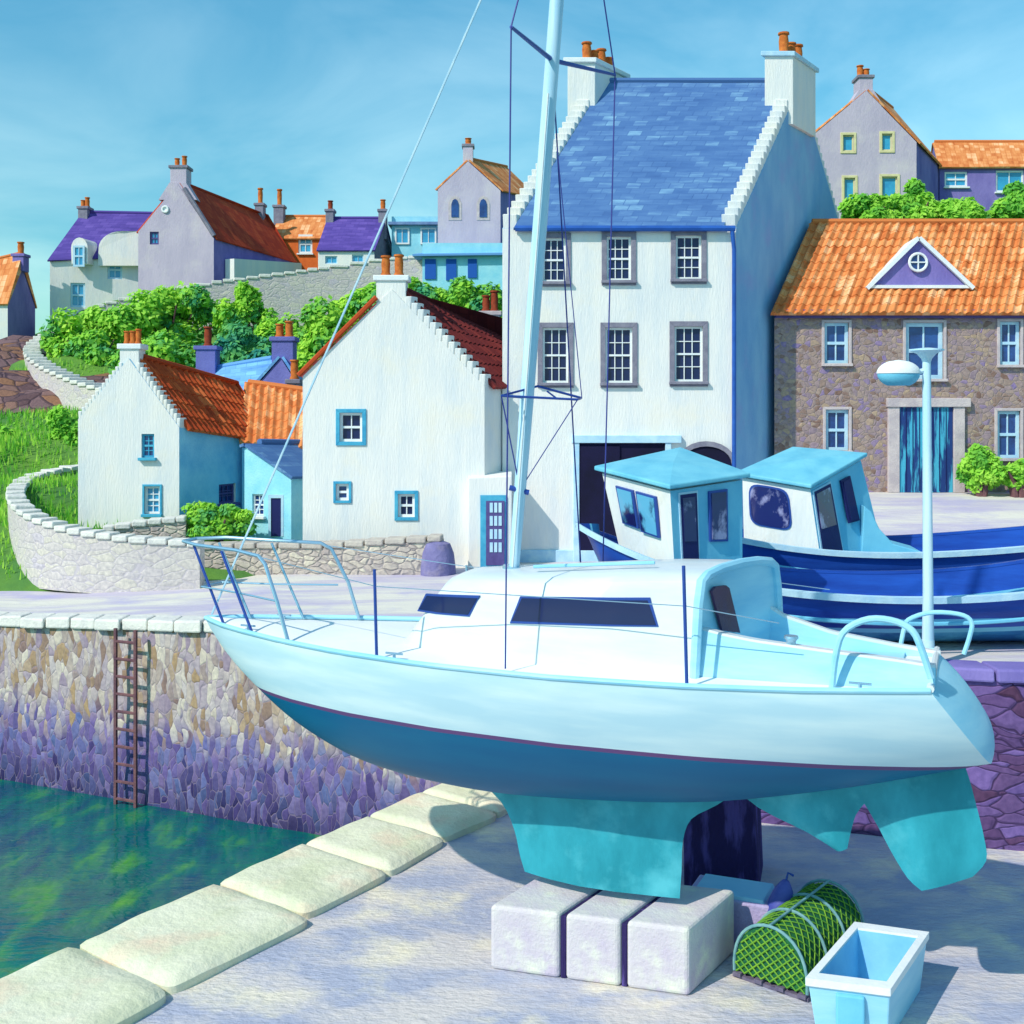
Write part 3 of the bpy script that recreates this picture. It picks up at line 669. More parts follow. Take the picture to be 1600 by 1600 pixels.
# ================================================================ BROWN STONE HOUSE
FLb, FRb = Wd(1210, 28.7), Wd(1760, 28.7); zeB = zpx(482, 28.7); zrB = zpx(354, 31.0)
r0 = Wd(1266, 31.0); vb = Vector((r0[0]-FLb[0], r0[1]-FLb[1]))*2
BRb = (FRb[0]+vb.x, FRb[1]+vb.y); BLb = (FLb[0]+vb.x, FLb[1]+vb.y)
WB = dict(frame=M['pale_trim'], glass=M['glass_mid'], surround=M['pink_trim'], cols=2, rws=2, sw=.07, fw=.08)
bw_ = [dict(rect=(1288,504,1326,568), **WB), dict(rect=(1290,640,1326,704), **WB), dict(rect=(1415,504,1474,592), **dict(WB, fw=.1)),
       dict(rect=(1562,502,1594,570), **WB), dict(rect=(1558,642,1594,716), **WB), dict(rect=(1650,504,1690,570), **WB), dict(rect=(1650,642,1690,712), **WB)]
bh = house('stone_house', 'brown rubble stone house with a big orange pantile roof and triangular roof gable', 'house', FLb, FRb, BRb, BLb, 3.84, zeB, zrB, 'u', M['rubble_brown'], M['tile_orange'], bw_, corr=.21, over=.32, side=.02)
br_ = bh['root']
MB().box(V((FLb[0]+FRb[0])/2, 28.62, zeB-.14), FRb[0]-FLb[0], .16, .2, u=uT).build('eaves_board', M['purple_trim'], br_)
# door
c = on_wall(1446, 700, FLb, FRb); wd = (1488-1405)/F*28.7; zt = zpx(636, 28.7); zb_ = 3.84
dr = MB().box(V(c.x, 28.7-.02, (zt+zb_)/2), wd, .05, zt-zb_, u=uT).build('door', M['door_blue'], br_)
mb = MB()
for k in range(1, 8): mb.box(V(c.x-wd/2+wd*k/8, 28.7-.05, (zt+zb_)/2), .016, .02, zt-zb_-.06, u=uT)
mb.box(V(c.x-.0, 28.7-.053, (zt+zb_)/2), .05, .03, zt-zb_-.04, u=uT); mb.build('door_boards', M['door_navy'], dr)
mb = MB()
for sx in (-1, 1): mb.box(V(c.x+sx*(wd/2+.15), 28.7-.03, (zt+zb_)/2), .28, .14, zt-zb_, u=uT)
mb.box(V(c.x+.05, 28.7-.04, zt+.11), wd+.75, .2, .22, u=uT); mb.build('surround', M['pink_trim'], dr, bevel=.015)
# triangular roof gable (dormer): front triangle stands on the slope
t0, t1, t2 = W(1362, 447, 29.05), W(1510, 447, 29.05), W(1434, 376, 29.05)
dm = MB().prism([t0, t1, t2], V(.3,3.0,0)).build('roof_gable', M['purple_wall'], br_)
mb = MB()
for a, b in ((t0, t2), (t1, t2)):
    d = (b-a).normalized(); q = V(-d.z, 0, d.x); q = q if q.z > 0 else -q
    a_, b_ = a-d*.15, b+d*.03
    mb.hexa([a_+V(0,-.12,0), b_+V(0,-.12,0), b_+V(.2,1.8,0), a_+V(.2,1.8,0)], [a_+q*.1+V(0,-.12,0), b_+q*.1+V(0,-.12,0), b_+q*.1+V(.2,1.8,0), a_+q*.1+V(.2,1.8,0)])
mb.build('barge_board', M['white_trim'], dm)
MB().box((t0+t1)/2+V(0,-.03,-.02), (t1-t0).length+.1, .1, .08, u=uT).build('sill', M['white_trim'], dm)
cc = W(1434, 410, 29.0); rr = .22
rw_ = MB().tube([cc+V(rr*math.cos(a), -.03, rr*math.sin(a)) for a in np.linspace(0, 2*math.pi, 20)[:-1]], .035, 6, closed=True).build('round_window', M['white_trim'], dm, smooth=True)
MB().prism([cc+V(rr*math.cos(a), -.01, rr*math.sin(a)) for a in np.linspace(0, 2*math.pi, 20)[:-1]], V(0,.03,0)).build('pane', M['glass_mid'], rw_)
MB().box(cc+V(0,-.03,0), .03, .03, 2*rr, u=uT).box(cc+V(0,-.033,0), 2*rr, .034, .03, u=uT).build('glazing_bar', M['white_trim'], rw_)

# ================================================================ COTTAGE B (middle, big white gable)
Yc = 26.5
FLc, FRc = Wd(473, Yc), Wd(757, Yc); vc = Vector((3.3, 6.4))
BRc = (FRc[0]+vc.x, FRc[1]+vc.y); BLc = (FLc[0]+vc.x, FLc[1]+vc.y)
WC = dict(frame=M['white_trim'], glass=M['glass_dark'], surround=M['blue_trim'], cols=2, sill=False, fw=.06)
cw = [dict(rect=(531,645,566,690), rws=2, sw=.09, **WC), dict(rect=(525,756,545,782), rws=1, sw=.06, **dict(WC, cols=1, glass=M['glass_mid'])), dict(rect=(622,772,648,808), rws=2, sw=.08, **dict(WC))]
ch = house('white_cottage', 'big white gabled cottage with maroon roof, stepped right gable and two tall orange pots', 'house', FLc, FRc, BRc, BLc, 2.3, [zpx(588,Yc), zpx(604,Yc), zpx(600,Yc+6)+.0, zpx(590,Yc+6)], [zpx(452,Yc), zpx(452,Yc)-1.15], 'v',
           M['white_wall'], M['tile_maroon'], cw, corr=.21, over=.12, side=-.2, rfrac=.49)
cr_ = ch['root']
crow_steps(cr_, ch['e'][1], ch['r'][0], V(vc.x,vc.y,0), 15, M['white_wall'], thick=.3, stop=.92, h_over=.14)
MB().tube([ch['e'][0]+V(-.1,-.02,.02), ch['r'][0]+V(-.35,-.02,-.18)], .06, 6).build('verge_tiles', M['tile_rust'], cr_)
chimney(cr_, (ch['r'][0].x-.02, Yc+.32), zpx(438,Yc), zpx(500,Yc), .68, .55, M['white_wall'], pots=2, along='u', poth=.52, potr=.11, cap=M['white_trim'])
# side stone wall strip visible right (random rubble) + low annex with door
MB().box(V(FRc[0]+.22, Yc+1.2, 4.6), .42, .06, 4.4).build('side_panel', M['rubble_purple'], cr_)
ax0, ax1 = FRc[0]-.02, FLt[0]-.02
mb = MB().hexa([V(ax0-.35,Yc-.32,1.6),V(ax1+.25,Yc-.3,1.6),V(ax1+.25,Yc+.65,1.6),V(ax0-.35,Yc+.6,1.6)], [V(ax0-.35,Yc-.32,zpx(745,Yc)),V(ax1+.25,Yc-.3,zpx(742,Yc)),V(ax1+.25,Yc+.65,zpx(738,Yc)),V(ax0-.35,Yc+.6,zpx(740,Yc))])
an = mb.build('porch', M['white_wall'], cr_, bevel=.03)
c = V((ax0+ax1)/2+.02, Yc-.33, (zpx(772,Yc)+2.3)/2)
MB().box(c, .58, .05, zpx(772,Yc)-2.3).build('door_frame', M['blue_trim'], an)
MB().box(c+V(.05,-.03,-.03), .42, .04, zpx(782,Yc)-2.35).build('door', M['purple_trim'], an)
mb = MB()
for i in range(3):
    for j in range(4): mb.box(c+V(-.04+i*.1,-.055,-.35+j*.3), .07, .02, .22)
mb.build('door_panes', M['pale_trim'], an)

# ================================================================ COTTAGE A (left, small white gable)
Ya = 27.5
FLa, FRa = Wd(122, Ya), Wd(280, Ya)
BRa = Wd(436, 31.0); BLa = (BRa[0]-(FRa[0]-FLa[0]), 31.6)
aw_ = [dict(rect=(221,678,241,715), frame=M['blue_trim'], glass=M['glass_mid'], cols=2, rws=4, fw=.05, sill=True),
       dict(rect=(226,760,250,803), frame=M['white_trim'], glass=M['glass_cyan'], surround=M['blue_trim'], sw=.05, cols=2, rws=4, fw=.05),
       dict(face='right', rect=(342,756,368,786), frame=M['purple_trim'], glass=M['glass_mid'], cols=3, rws=3, fw=.05)]
ah = house('white_cottage', 'narrow white cottage behind the curved wall, with rust red roof running right and three pots', 'house', FLa, FRa, BRa, BLa, 3.1, [zpx(655,Ya), zpx(668,Ya), zpx(692,31), zpx(690,31)], [zpx(560,Ya), zpx(606,30.6)], 'v',
           M['white_wall'], M['tile_rust'], aw_, corr=.21, over=.1, side=-.18, side_mat=M['blue_wall'])  # shade on the white cottage's right side is put into the blue
ar_ = ah['root']
crow_steps(ar_, ah['e'][1], ah['r'][0], V(BRa[0]-FRa[0],BRa[1]-FRa[1],0), 15, M['white_wall'], thick=.24, stop=.9, h_over=.12)
crow_steps(ar_, ah['e'][0], ah['r'][0], V(BRa[0]-FRa[0],BRa[1]-FRa[1],0), 15, M['white_wall'], thick=.24, stop=.9, h_over=.10)
chimney(ar_, (ah['r'][0].x, Ya+.3), zpx(545,Ya), zpx(600,Ya), .46, .5, M['white_wall'], pots=3, along='u', poth=.34, potr=.075, cap=M['white_trim'])
# orange-roofed link house + cyan porch house
FLo, FRo = Wd(378, 29.4), Wd(482, 29.0)
oh = house('orange_roof_house', 'low blue-walled house with bright orange roof between the two white cottages', 'house', FLo, FRo, (-5.75, 33.5), (-7.65, 33.8), 3.0, [zpx(692,29.4), zpx(702,29), zpx(700,33), zpx(690,33)], [zpx(604,31.5), zpx(618,31.2)], 'u', M['blue_wall'], M['tile_orange'], [], corr=.21, over=.1)
FLp, FRp = Wd(382, 27.6), Wd(455, 27.2)
ph = house('cyan_outhouse', 'small pale cyan outhouse with lean-to slate roof and dark navy door', 'house', FLp, FRp, (FRp[0]+1.2, 29.0), (FLp[0]+1.0, 29.3), 2.95, [zpx(700,27.6), zpx(748,27.2), zpx(745,29), zpx(700,29.2)-.05], [zpx(699,27.6), zpx(700,29.2)], 'v', M['cyan_wall'], M['slate_blue'],
           [dict(rect=(394,772,412,806), frame=M['white_trim'], glass=M['glass_mid'], cols=2, rws=4, fw=.04)], over=.06, side=.08, rfrac=.04)
c = on_wall(432, 806, FLp, FRp); zt = zpx(778, c.y)
d_ = MB().box(V(c.x, c.y-.02, (zt+2.9)/2), .24, .05, zt-2.9).build('door', M['door_navy'], ph['root'])
mb = MB(); mb.box(V(c.x-.15, c.y-.03, (zt+2.9)/2), .06, .08, zt-2.9).box(V(c.x+.15, c.y-.03, (zt+2.9)/2), .06, .08, zt-2.9).box(V(c.x, c.y-.03, zt+.04), .36, .08, .08); mb.build('door_frame', M['pale_trim'], d_)
# blue roofs & indigo chimney house behind
ih = house('blue_roof_house', 'sky blue slate roofed house half hidden behind the rust red roof', 'house', Wd(318,35), Wd(420,34), (Wd(430,38)[0],38), (Wd(330,39)[0],39), 4.0, [zpx(640,35)]*4, [zpx(582,36.5), zpx(566,36)], 'u', M['indigo_wall'], M['slate_sky'], [], over=.1)
chimney(ih['root'], Wd(325, 36.8), zpx(547,36.8), zpx(600,36.8), .62, .6, M['indigo_wall'], pots=1, poth=.6, potr=.13, potm=M['pot_dark'])
ig = house('indigo_house', 'deep indigo gable with tapering chimney and two orange pots', 'house', Wd(378,33.5), Wd(472,33.0), (Wd(490,37)[0],37), (Wd(395,37)[0],37), 3.8, [zpx(628,33.5), zpx(612,33), zpx(612,37)-.3, zpx(628,37)-.3], [zpx(560,33.2), zpx(575,36)], 'v', M['indigo_wall'], M['slate_sky'], [], over=.05, rfrac=.65)
chimney(ig['root'], (ig['r'][0].x+.02, 33.6), zpx(533,33.4), zpx(590,33.4), .62, .6, M['indigo_wall'], pots=2, along='u', poth=.42, potr=.12)
# small grey chimney stack beside it and beige stack by the tall house
def stack_house(px0, px1, ytop, Yd, wallm, label, pot=M['pot'], n=1):
    hh = house('low_house', label, 'house', Wd(px0-6,Yd), Wd(px1+26,Yd), Wd(px1+34,Yd+4), Wd(px0+4,Yd+4), zpx(ytop+110,Yd), zpx(ytop+62,Yd), zpx(ytop+38,Yd+2), 'u', wallm, M['slate_sky'], [], over=.05)
    chimney(hh['root'], Wd((px0+px1)/2, Yd+1.2), zpx(ytop,Yd), zpx(ytop+60,Yd), (px1-px0)/F*Yd*.95, .5, wallm, pots=n, along='u', poth=.55, potr=.12, potm=pot)
    return hh
stack_house(450, 470, 598, 31.5, M['grey_trim'], 'grey chimney stack with one orange pot right of the indigo gable')
stack_house(750, 782, 488, 33.5, M['pink_trim'], 'pinkish grey chimney stack with two dark pots against the tall white house', M['pot_dark'], 2)

# ================================================================ NEAR WALLS
tops = [W(312,846,24.2), W(200,838,24.3), W(105,824,24.7), W(38,800,25.6), W(12,770,27.8), W(30,746,30.3), W(78,732,32.0), W(135,722,33.5)]
# path runs right to left, thickness on the far side
path_wall('curved_wall', 'pale curved stone wall sweeping round in front of the narrow white cottage', tops, -.34, [2.0,2.0,2.0,2.0,2.2,2.6,2.9,3.0], M['wall_cream'])
path_wall('garden_wall', 'low grey plastered wall directly under the narrow white cottage', [W(290,806,26.4), W(230,812,26.3), W(160,824,26.1)], -.4, 2.6, M['wall_tan'], sub=3)
path_wall('garden_wall', 'tan rubble wall in front of the big white cottage, with a rounded violet end', [W(690,836,25.3), W(600,842,25.4), W(505,848,25.6), W(400,848,25.8), W(310,850,25.9)], -.4, 2.1, M['wall_tan'], M['tan_cope'], sub=3)
M['violet_stone'] = mat('violet_stone', srgb(126,122,168)[:3], srgb(108,104,150)[:3], 3, bump=.8, bscale=8, c3=srgb(150,140,160)[:3])
o = MB().lathe(V(W(684,905,25.35).x, 25.4, 2.15), [(.40,0),(.39,.3),(.35,.6),(.27,.80),(.06,.88)], 14).build('wall_end_boulder', M['violet_stone'], smooth=True)
tag(o, 'rounded violet stone pier at the end of the tan rubble wall', 'stone pillar')

# ================================================================ HILL HOUSES (left)
# far left
h1 = house('orange_roof_house', 'orange roofed house at the left edge with a shaded purple gable', 'house', Wd(-60,50), Wd(12,50), Wd(55,53.5), Wd(-15,53.5), 7.9, [zpx(475,50), zpx(475,50), zpx(480,53.5), zpx(480,53.5)], [zpx(417,51.8), zpx(400,51.8)], 'u', M['white_wall'], M['tile_orange'], [], side_mat=M['purple_wall'], over=.1)
chimney(h1['root'], (h1['r'][1].x-.05, h1['r'][1].y), zpx(402,51.8), zpx(425,51.8), .5, .6, M['purple_wall'], pots=1, poth=.55, potr=.15)
# H2 white house with purple roof
FL2, FR2 = Wd(78,53), Wd(222,54)
WH = dict(frame=M['pale_trim'], glass=M['glass_cyan'], cols=2, fw=.09, sill=False)
h2 = house('white_house', 'white hillside house with purple slate roof and arched dormers', 'house', FL2, FR2, (FR2[0]+1.2,58), (FL2[0]+1.2,58), 9.2, [zpx(407,53), zpx(400,54), zpx(400,58), zpx(400,58)], zpx(338,56), 'u', M['white_wall'], M['slate_purple'],
   [dict(rect=(110,442,133,480), rws=2, **WH), dict(rect=(168,407,191,436), rws=2, **WH)], over=.12)
chimney(h2['root'], (h2['r'][0].x+.1, 55.5), zpx(328,55.5), zpx(360,55.5), .45, .7, M['grey_trim'], pots=2, along='u', poth=.42, potr=.12)
pts = [W(112,412,52.9)]+[W(124-13*math.cos(a), 388-17*math.sin(a), 52.9) for a in np.linspace(0, math.pi, 9)]+[W(137,412,52.9)]
dmm = MB().prism(pts, V(.3,2.3,0)).build('dormer', M['white_wall'], h2['root'])
pane_window(dmm, (W(112,400,52.88)[0],52.88), (W(137,400,52.88)[0],52.88), (115,384,133,417), rws=2, depth=.0, **WH)
pts = [W(153,415,53.35)]+[W(190-36*math.cos(a), 388-27*math.sin(a), 53.35) for a in np.linspace(0, math.pi/2, 8)]+[W(220,361,53.5), W(220,415,53.5)]
MB().prism(pts, V(.5,2.2,0)).build('curved_gable', M['white_wall'], h2['root'])
# H3 grey gable, red roof
FL3, FR3 = Wd(216,51), Wd(334,51)
h3 = house('grey_house', 'grey harled house with tall gable chimney and long dark red roof', 'house', FL3, FR3, (Wd(462,56.5)[0],56.5), (Wd(462,56.5)[0]-(FR3[0]-FL3[0]),57.5), 10.6, [zpx(362,51), zpx(372,51), zpx(410,56.5), zpx(408,57)], [zpx(287,51), zpx(338,56.5)], 'v', M['lilac_wall'], M['tile_red'],
   [dict(rect=(234,362,248,382), rws=2, cols=2, frame=M['purple_trim'], glass=M['glass_cyan'], fw=.07, sill=False)], side_mat=M['purple_wall'], over=.1, rfrac=.52, side=-.05)
chimney(h3['root'], (h3['r'][0].x+.02, 51.45), zpx(262,51), zpx(300,51), .72, .8, M['lilac_wall'], pots=2, along='u', poth=.45, potr=.12, cap=M['grey_trim'])
# flared shoulder of the chimney
cxx = h3['r'][0].x
MB().hexa([V(cxx-.85,51.02,zpx(312,51)),V(cxx+.85,51.02,zpx(312,51)),V(cxx+.85,51.85,zpx(312,51)),V(cxx-.85,51.85,zpx(312,51))],[V(cxx-.36,51.02,zpx(285,51)),V(cxx+.36,51.02,zpx(285,51)),V(cxx+.36,51.85,zpx(285,51)),V(cxx-.36,51.85,zpx(285,51))]).build('chimney_shoulder', M['lilac_wall'], h3['root'])
MB().tube([h3['e'][1]+V(.02,-.02,.1), h3['r'][0]+V(.3,-.02,-.2)], .1, 6).build('verge', M['grey_trim'], h3['root'])
cc = W(258,327,50.97)
MB().tube([cc+V(.13*math.cos(a),0,.13*math.sin(a)) for a in np.linspace(0,2*math.pi,12)[:-1]], .05, 6, closed=True).prism([cc+V(.13*math.cos(a),.01,.13*math.sin(a)) for a in np.linspace(0,2*math.pi,12)[:-1]], V(0,.03,0)).build('round_vent', M['white_trim'], h3['root'])
# white low wall of H3's side
a, b = (FR3[0]+.05, 51.0), (Wd(462,56.5)[0], 56.4)
p0, p1 = on_wall(352, 420, a, b), on_wall(458, 418, a, b)
nn = Vector((p1.y-p0.y, -(p1.x-p0.x), 0)).normalized()
MB().hexa([V(p0.x,p0.y,10.4),V(p1.x,p1.y,11.2),V(p1.x,p1.y,11.2)+nn*.5,V(p0.x,p0.y,10.4)+nn*.5],[V(p0.x,p0.y,zpx(405,p0.y)),V(p1.x,p1.y,zpx(412,p1.y)),V(p1.x,p1.y,zpx(412,p1.y))+nn*.5,V(p0.x,p0.y,zpx(405,p0.y))+nn*.5]).build('white_annex', M['white_wall'], h3['root'])
chimney(h3['root'], (h3['r'][1].x-.15, 56.6), zpx(322,56.5), zpx(360,56.5), .42, .6, M['grey_trim'], pots=1, poth=.75, potr=.13)
# H4 orange
h4 = house('orange_house', 'small orange walled house with pale window on the hill', 'house', Wd(425,57), Wd(500,57), Wd(522,61), Wd(448,61), 11.8, zpx(374,57), zpx(342,59), 'u', mat('orange_wall', srgb(226,112,48)[:3], srgb(205,95,40)[:3], 3), M['tile_orange'], [dict(rect=(466,366,488,396), cols=2, rws=2, frame=M['white_trim'], glass=M['glass_cyan'], fw=.1)], over=.1)
chimney(h4['root'], (Wd(433,58)[0], 58.6), zpx(322,58), zpx(350,58), .5, .6, M['grey_trim'], pots=1, poth=.75, potr=.13)
# H5 purple roof
h5 = house('white_bungalow', 'low white house with violet slate roof between two chimneys on the hill', 'house', Wd(497,54), Wd(585,54), Wd(617,58), Wd(528,58), 12.0, zpx(392,54), zpx(345,56), 'u', M['white_wall'], M['slate_purple'], [dict(rect=(508,400,527,412), cols=2, rws=1, frame=M['pale_trim'], glass=M['glass_cyan'], fw=.05, sill=False, sash=False), dict(rect=(550,398,568,410), cols=2, rws=1, frame=M['pale_trim'], glass=M['glass_cyan'], fw=.05, sill=False, sash=False)], over=.1, side_mat=M['grey_trim'])
chimney(h5['root'], (h5['r'][0].x+.1, 56), zpx(332,56), zpx(375,56), .38, .6, M['grey_trim'], pots=1, poth=.5, potr=.13, potm=M['pot_dark'])
chimney(h5['root'], (h5['r'][1].x-.1, 56), zpx(332,56), zpx(375,56), .38, .6, M['grey_trim'], pots=1, poth=.5, potr=.13)
# H6 glassy pavilion
h6 = thing('glass_pavilion', W(650,400,55), 'pale cyan flat roofed pavilion with wide turquoise windows', 'building')
a, b = W(612,398,56), W(692,398,56)
MB().box(V((a.x+b.x)/2, 57.5, zpx(380,56)), b.x-a.x, 3, 2.6).build('wall', M['cyan_wall'], h6)
MB().box(V((a.x+b.x)/2, 57.4, zpx(350,56)), b.x-a.x+.3, 3.4, .14).build('roof', M['lead'], h6)
for x0, x1 in ((617,640), (657,682)):
    pane_window(h6, (a.x,56), (b.x,56), (x0,356,x1,382), frame=M['white_trim'], glass=M['glass_cyan'], cols=2, rws=1, sash=False, fw=.08, sill=False, depth=0)
# H7 grey gable
FL7, FR7 = Wd(684,53), Wd(782,53)
h7 = house('grey_house', 'grey gabled house with two pointed windows and orange roof left of the tall white house', 'house', FL7, FR7, (Wd(838,58)[0],58), (Wd(838,58)[0]-(FR7[0]-FL7[0]),58), 12.6, [zpx(296,53), zpx(298,53), zpx(310,58), zpx(310,58)], [zpx(252,53), zpx(258,57)], 'v', M['lilac_wall'], M['tile_orange'], [], side_mat=M['purple_wall'], over=.1, rfrac=.48, side=-.02)
chimney(h7['root'], (h7['r'][0].x, 53.4), zpx(228,53), zpx(262,53), .46, .6, M['lilac_wall'], pots=1, poth=.38, potr=.15, cap=M['grey_trim'])
for px_ in (711, 755):
    cc = W(px_, 325, 52.98)
    def lancet(wd, ht): return [cc+V(-wd,0,-ht), cc+V(wd,0,-ht), cc+V(wd,0,ht*.4), cc+V(wd*.6,0,ht*.85), cc+V(0,0,ht), cc+V(-wd*.6,0,ht*.85), cc+V(-wd,0,ht*.4)]
    f_ = MB().prism(lancet(.30,.56), V(0,.06,0)).build('window', M['pink_trim'], h7['root'])
    MB().prism([p_+V(0,-.03,0) for p_ in lancet(.17,.42)], V(0,.02,0)).build('pane', M['glass_mid'], f_)
# H8 low cyan building with three blue doors
h8 = thing('cyan_building', W(715,440,49), 'low pale cyan building with three deep blue openings', 'building')
a, b = W(660,436,49), W(800,436,49)
MB().box(V((a.x+b.x)/2, 51, zpx(420,49)), b.x-a.x, 4, 2.2).build('wall', M['cyan_wall'], h8)
MB().hexa([V(a.x-.4,48.7,zpx(400,48.7)),V(b.x,48.7,zpx(398,48.7)),V(b.x,52.5,zpx(398,48.7)),V(a.x-.2,52.5,zpx(400,48.7))],[V(a.x-.4,48.7,zpx(397,48.7)),V(b.x,48.7,zpx(395,48.7)),V(b.x,52.5,zpx(384,52)),V(a.x+.9,52.5,zpx(388,52))]).build('roof', M['slate_sky'], h8)
for x0, x1, y1 in ((664,681,436),(697,713,438),(731,745,434)):
    p0, p1 = W(x0,y1,48.97), W(x1,y1,48.97)
    MB().box(V((p0.x+p1.x)/2, 48.97, (p0.z+zpx(405,49))/2), p1.x-p0.x, .06, zpx(405,49)-p0.z).build('door', mat('azure_door', srgb(30,90,180)[:3]) if x0 == 664 else bpy.data.materials['azure_door'], h8)
# retaining walls
path_wall('retaining_wall', 'long pale retaining wall below the hill houses', [W(660,398,50), W(600,402,50), W(480,420,49.5), W(330,440,48.5), W(230,458,48), W(150,478,47.5)], -.5, [9.0,9.0,8.4,8.2,8.0,8.0], M['wall_cream'], sub=4)
path_wall('retaining_wall', 'looping stone wall above the dark bank at the far left', [W(170,612,35), W(110,592,36.5), W(62,570,39), W(38,547,42), W(60,524,45), W(110,503,48), W(175,486,50)], -.5, [4.4,4.6,5.2,6.0,7.0,7.8,8.2], M['wall_cream'], sub=5)
# dark bank
rows = []
for j in range(14):
    row = []
    for i in range(16):
        x = lerp(-26, -13.0, i/15); t = j/13; y = lerp(36.5, 46, t); z = lerp(hill(x,35.5)+.9, 9.0, t**.7)
        row.append(V(x, y, z+.5*noise.noise(V(x*.6,y*.6,1)))-V(0,0,.25*(i/15)*3))
    rows.append(row)
o = MB().grid(rows).build('rock_bank', M['cliff'], smooth=True); tag(o, kind='structure')

# ================================================================ HILL HOUSES (right)
FL9, FR9 = Wd(1262,47), Wd(1432,47)
W9 = dict(frame=M['yellow_trim'], glass=M['glass_cyan'], surround=M['yellow_trim'], sw=.1, cols=1, rws=1, sash=False, fw=.05, sill=False)
h9 = house('grey_house', 'grey gabled house with yellow framed windows on the hill at the right', 'house', FL9, FR9, (Wd(1472,50)[0],50), (Wd(1302,50)[0],50), 12.2, [zpx(218,47), zpx(222,47), zpx(264,50), zpx(250,50)], [zpx(142,47), zpx(178,50.5)], 'v', M['lilac_wall'], M['tile_orange'],
   [dict(rect=(1317,211,1334,236), **W9), dict(rect=(1378,209,1394,235), **W9), dict(rect=(1319,278,1336,325), **W9), dict(rect=(1378,276,1402,312), **W9)], side_mat=M['purple_wall'], over=.14, rfrac=.54, side=0)
chimney(h9['root'], (h9['r'][0].x, 47.45), zpx(121,47), zpx(160,47), .56, .8, M['lilac_wall'], pots=2, along='u', poth=.42, potr=.14, cap=M['grey_trim'])
cxx = h9['r'][0].x
MB().hexa([V(cxx-.7,47.02,zpx(165,47)),V(cxx+.7,47.02,zpx(165,47)),V(cxx+.7,47.85,zpx(165,47)),V(cxx-.7,47.85,zpx(165,47))],[V(cxx-.29,47.02,zpx(140,47)),V(cxx+.29,47.02,zpx(140,47)),V(cxx+.29,47.85,zpx(140,47)),V(cxx-.29,47.85,zpx(140,47))]).build('chimney_shoulder', M['lilac_wall'], h9['root'])
h10 = house('orange_roof_house', 'long low lilac house with orange roof at the right edge of the hill', 'house', Wd(1468,49.5), Wd(1760,49.5), Wd(1740,54), Wd(1450,54), 13.0, zpx(262,49.5), zpx(224,51.5), 'u', M['purple_wall'], M['tile_orange'],
   [dict(rect=(1476,268,1512,292), frame=M['white_trim'], glass=M['glass_cyan'], cols=2, rws=2, fw=.08), dict(rect=(1556,266,1600,300), frame=M['white_trim'], glass=M['glass_cyan'], cols=2, rws=1, fw=.08, sash=False)], over=.15)

# ================================================================ FOLIAGE
def bush(label, c, rx, ry, rz, n, leaf, m, name='bush', group=None, stem=True, clumps=22):
    root = thing(name, V(c[0], c[1], c[2]-rz*.9), label, 'bush', group)
    cen = rng.normal(size=(clumps,3)); cen /= np.linalg.norm(cen,axis=1)[:,None]; cen *= rng.uniform(.25,.82,(clumps,1)); 
    cr_s = rng.uniform(.22,.42,clumps)
    k = rng.integers(0, clumps, n); d = rng.normal(size=(n,3)); d /= np.linalg.norm(d,axis=1)[:,None]
    P = (cen[k]+d*(cr_s[k]*rng.uniform(.55,1.05,n))[:,None])*np.array([rx,ry,rz])
    nrm = d*.8+np.array([-.25,-.35,.55])+rng.normal(size=(n,3))*.5; nrm /= np.linalg.norm(nrm,axis=1)[:,None]
    a = np.cross(nrm, rng.normal(size=(n,3))); a /= np.linalg.norm(a,axis=1)[:,None]; b = np.cross(nrm, a)
    s = (leaf*rng.uniform(.6,1.3,n))[:,None]
    vs = np.stack([P-a*s, P-b*s*.55, P+a*s, P+b*s*.55], 1).reshape(-1,3)+np.array([0,0,rz*.9])
    me = bpy.data.meshes.new('foliage'); me.vertices.add(4*n); me.vertices.foreach_set('co', vs.ravel())
    me.loops.add(4*n); me.loops.foreach_set('vertex_index', np.arange(4*n)); me.polygons.add(n); me.polygons.foreach_set('loop_start', np.arange(n)*4); me.polygons.foreach_set('loop_total', np.full(n,4))
    tone = np.clip(rng.uniform(0,1,clumps)[k]*.6+rng.uniform(0,.4,n),0,1)
    at = me.attributes.new('tone', 'FLOAT', 'FACE'); at.data.foreach_set('value', tone.astype(np.float32))
    me.update(); me.validate(); me.materials.append(m)
    o = bpy.data.objects.new('foliage', me); COL.objects.link(o); o.parent = root
    if stem:
        mb = MB()
        for q in range(5):
            an_ = q*1.3; mb.tube([V(.05*math.cos(an_),.05*math.sin(an_),-.5), V(.2*rx*math.cos(an_),.2*ry*math.sin(an_),rz*.5), V(.5*rx*math.cos(an_),.5*ry*math.sin(an_),rz*1.1)], [.09,.06,.02], 6)
        mb.build('stem', M['iron'], root, local=True)
    return root
def bpx(label, x0, y0, x1, y1, Y, m=M['leaf'], n=5000, leaf=.13, ry=None, group='bushes on the hill between the houses'):
    c = W((x0+x1)/2, (y0+y1)/2, Y); rx = (x1-x0)/2/F*Y*1.1; rz = (y1-y0)/2/F*Y*1.12
    return bush(label, c, rx, ry or rx*.7, rz, n, leaf, m, group=group)
bpx('broad green bush at the left end of the hill, above the looping wall', 70, 480, 210, 610, 42, n=6000)
bpx('rounded bright green bush under the gable of the grey hill house', 180, 428, 345, 560, 45, n=8000)
bpx('dark lower bush straight behind the narrow white cottage', 165, 500, 330, 620, 40, M['leaf'], n=7000)
bpx('upright light green bush right of the rounded one', 340, 435, 425, 560, 44.5, n=5000)
bpx('blue green bush above the sky blue slate roof', 320, 510, 420, 605, 41, M['leaf_dark'], n=4500)
bpx('dark leafy bush left of the big white cottage roof', 452, 478, 590, 610, 41, n=7000)
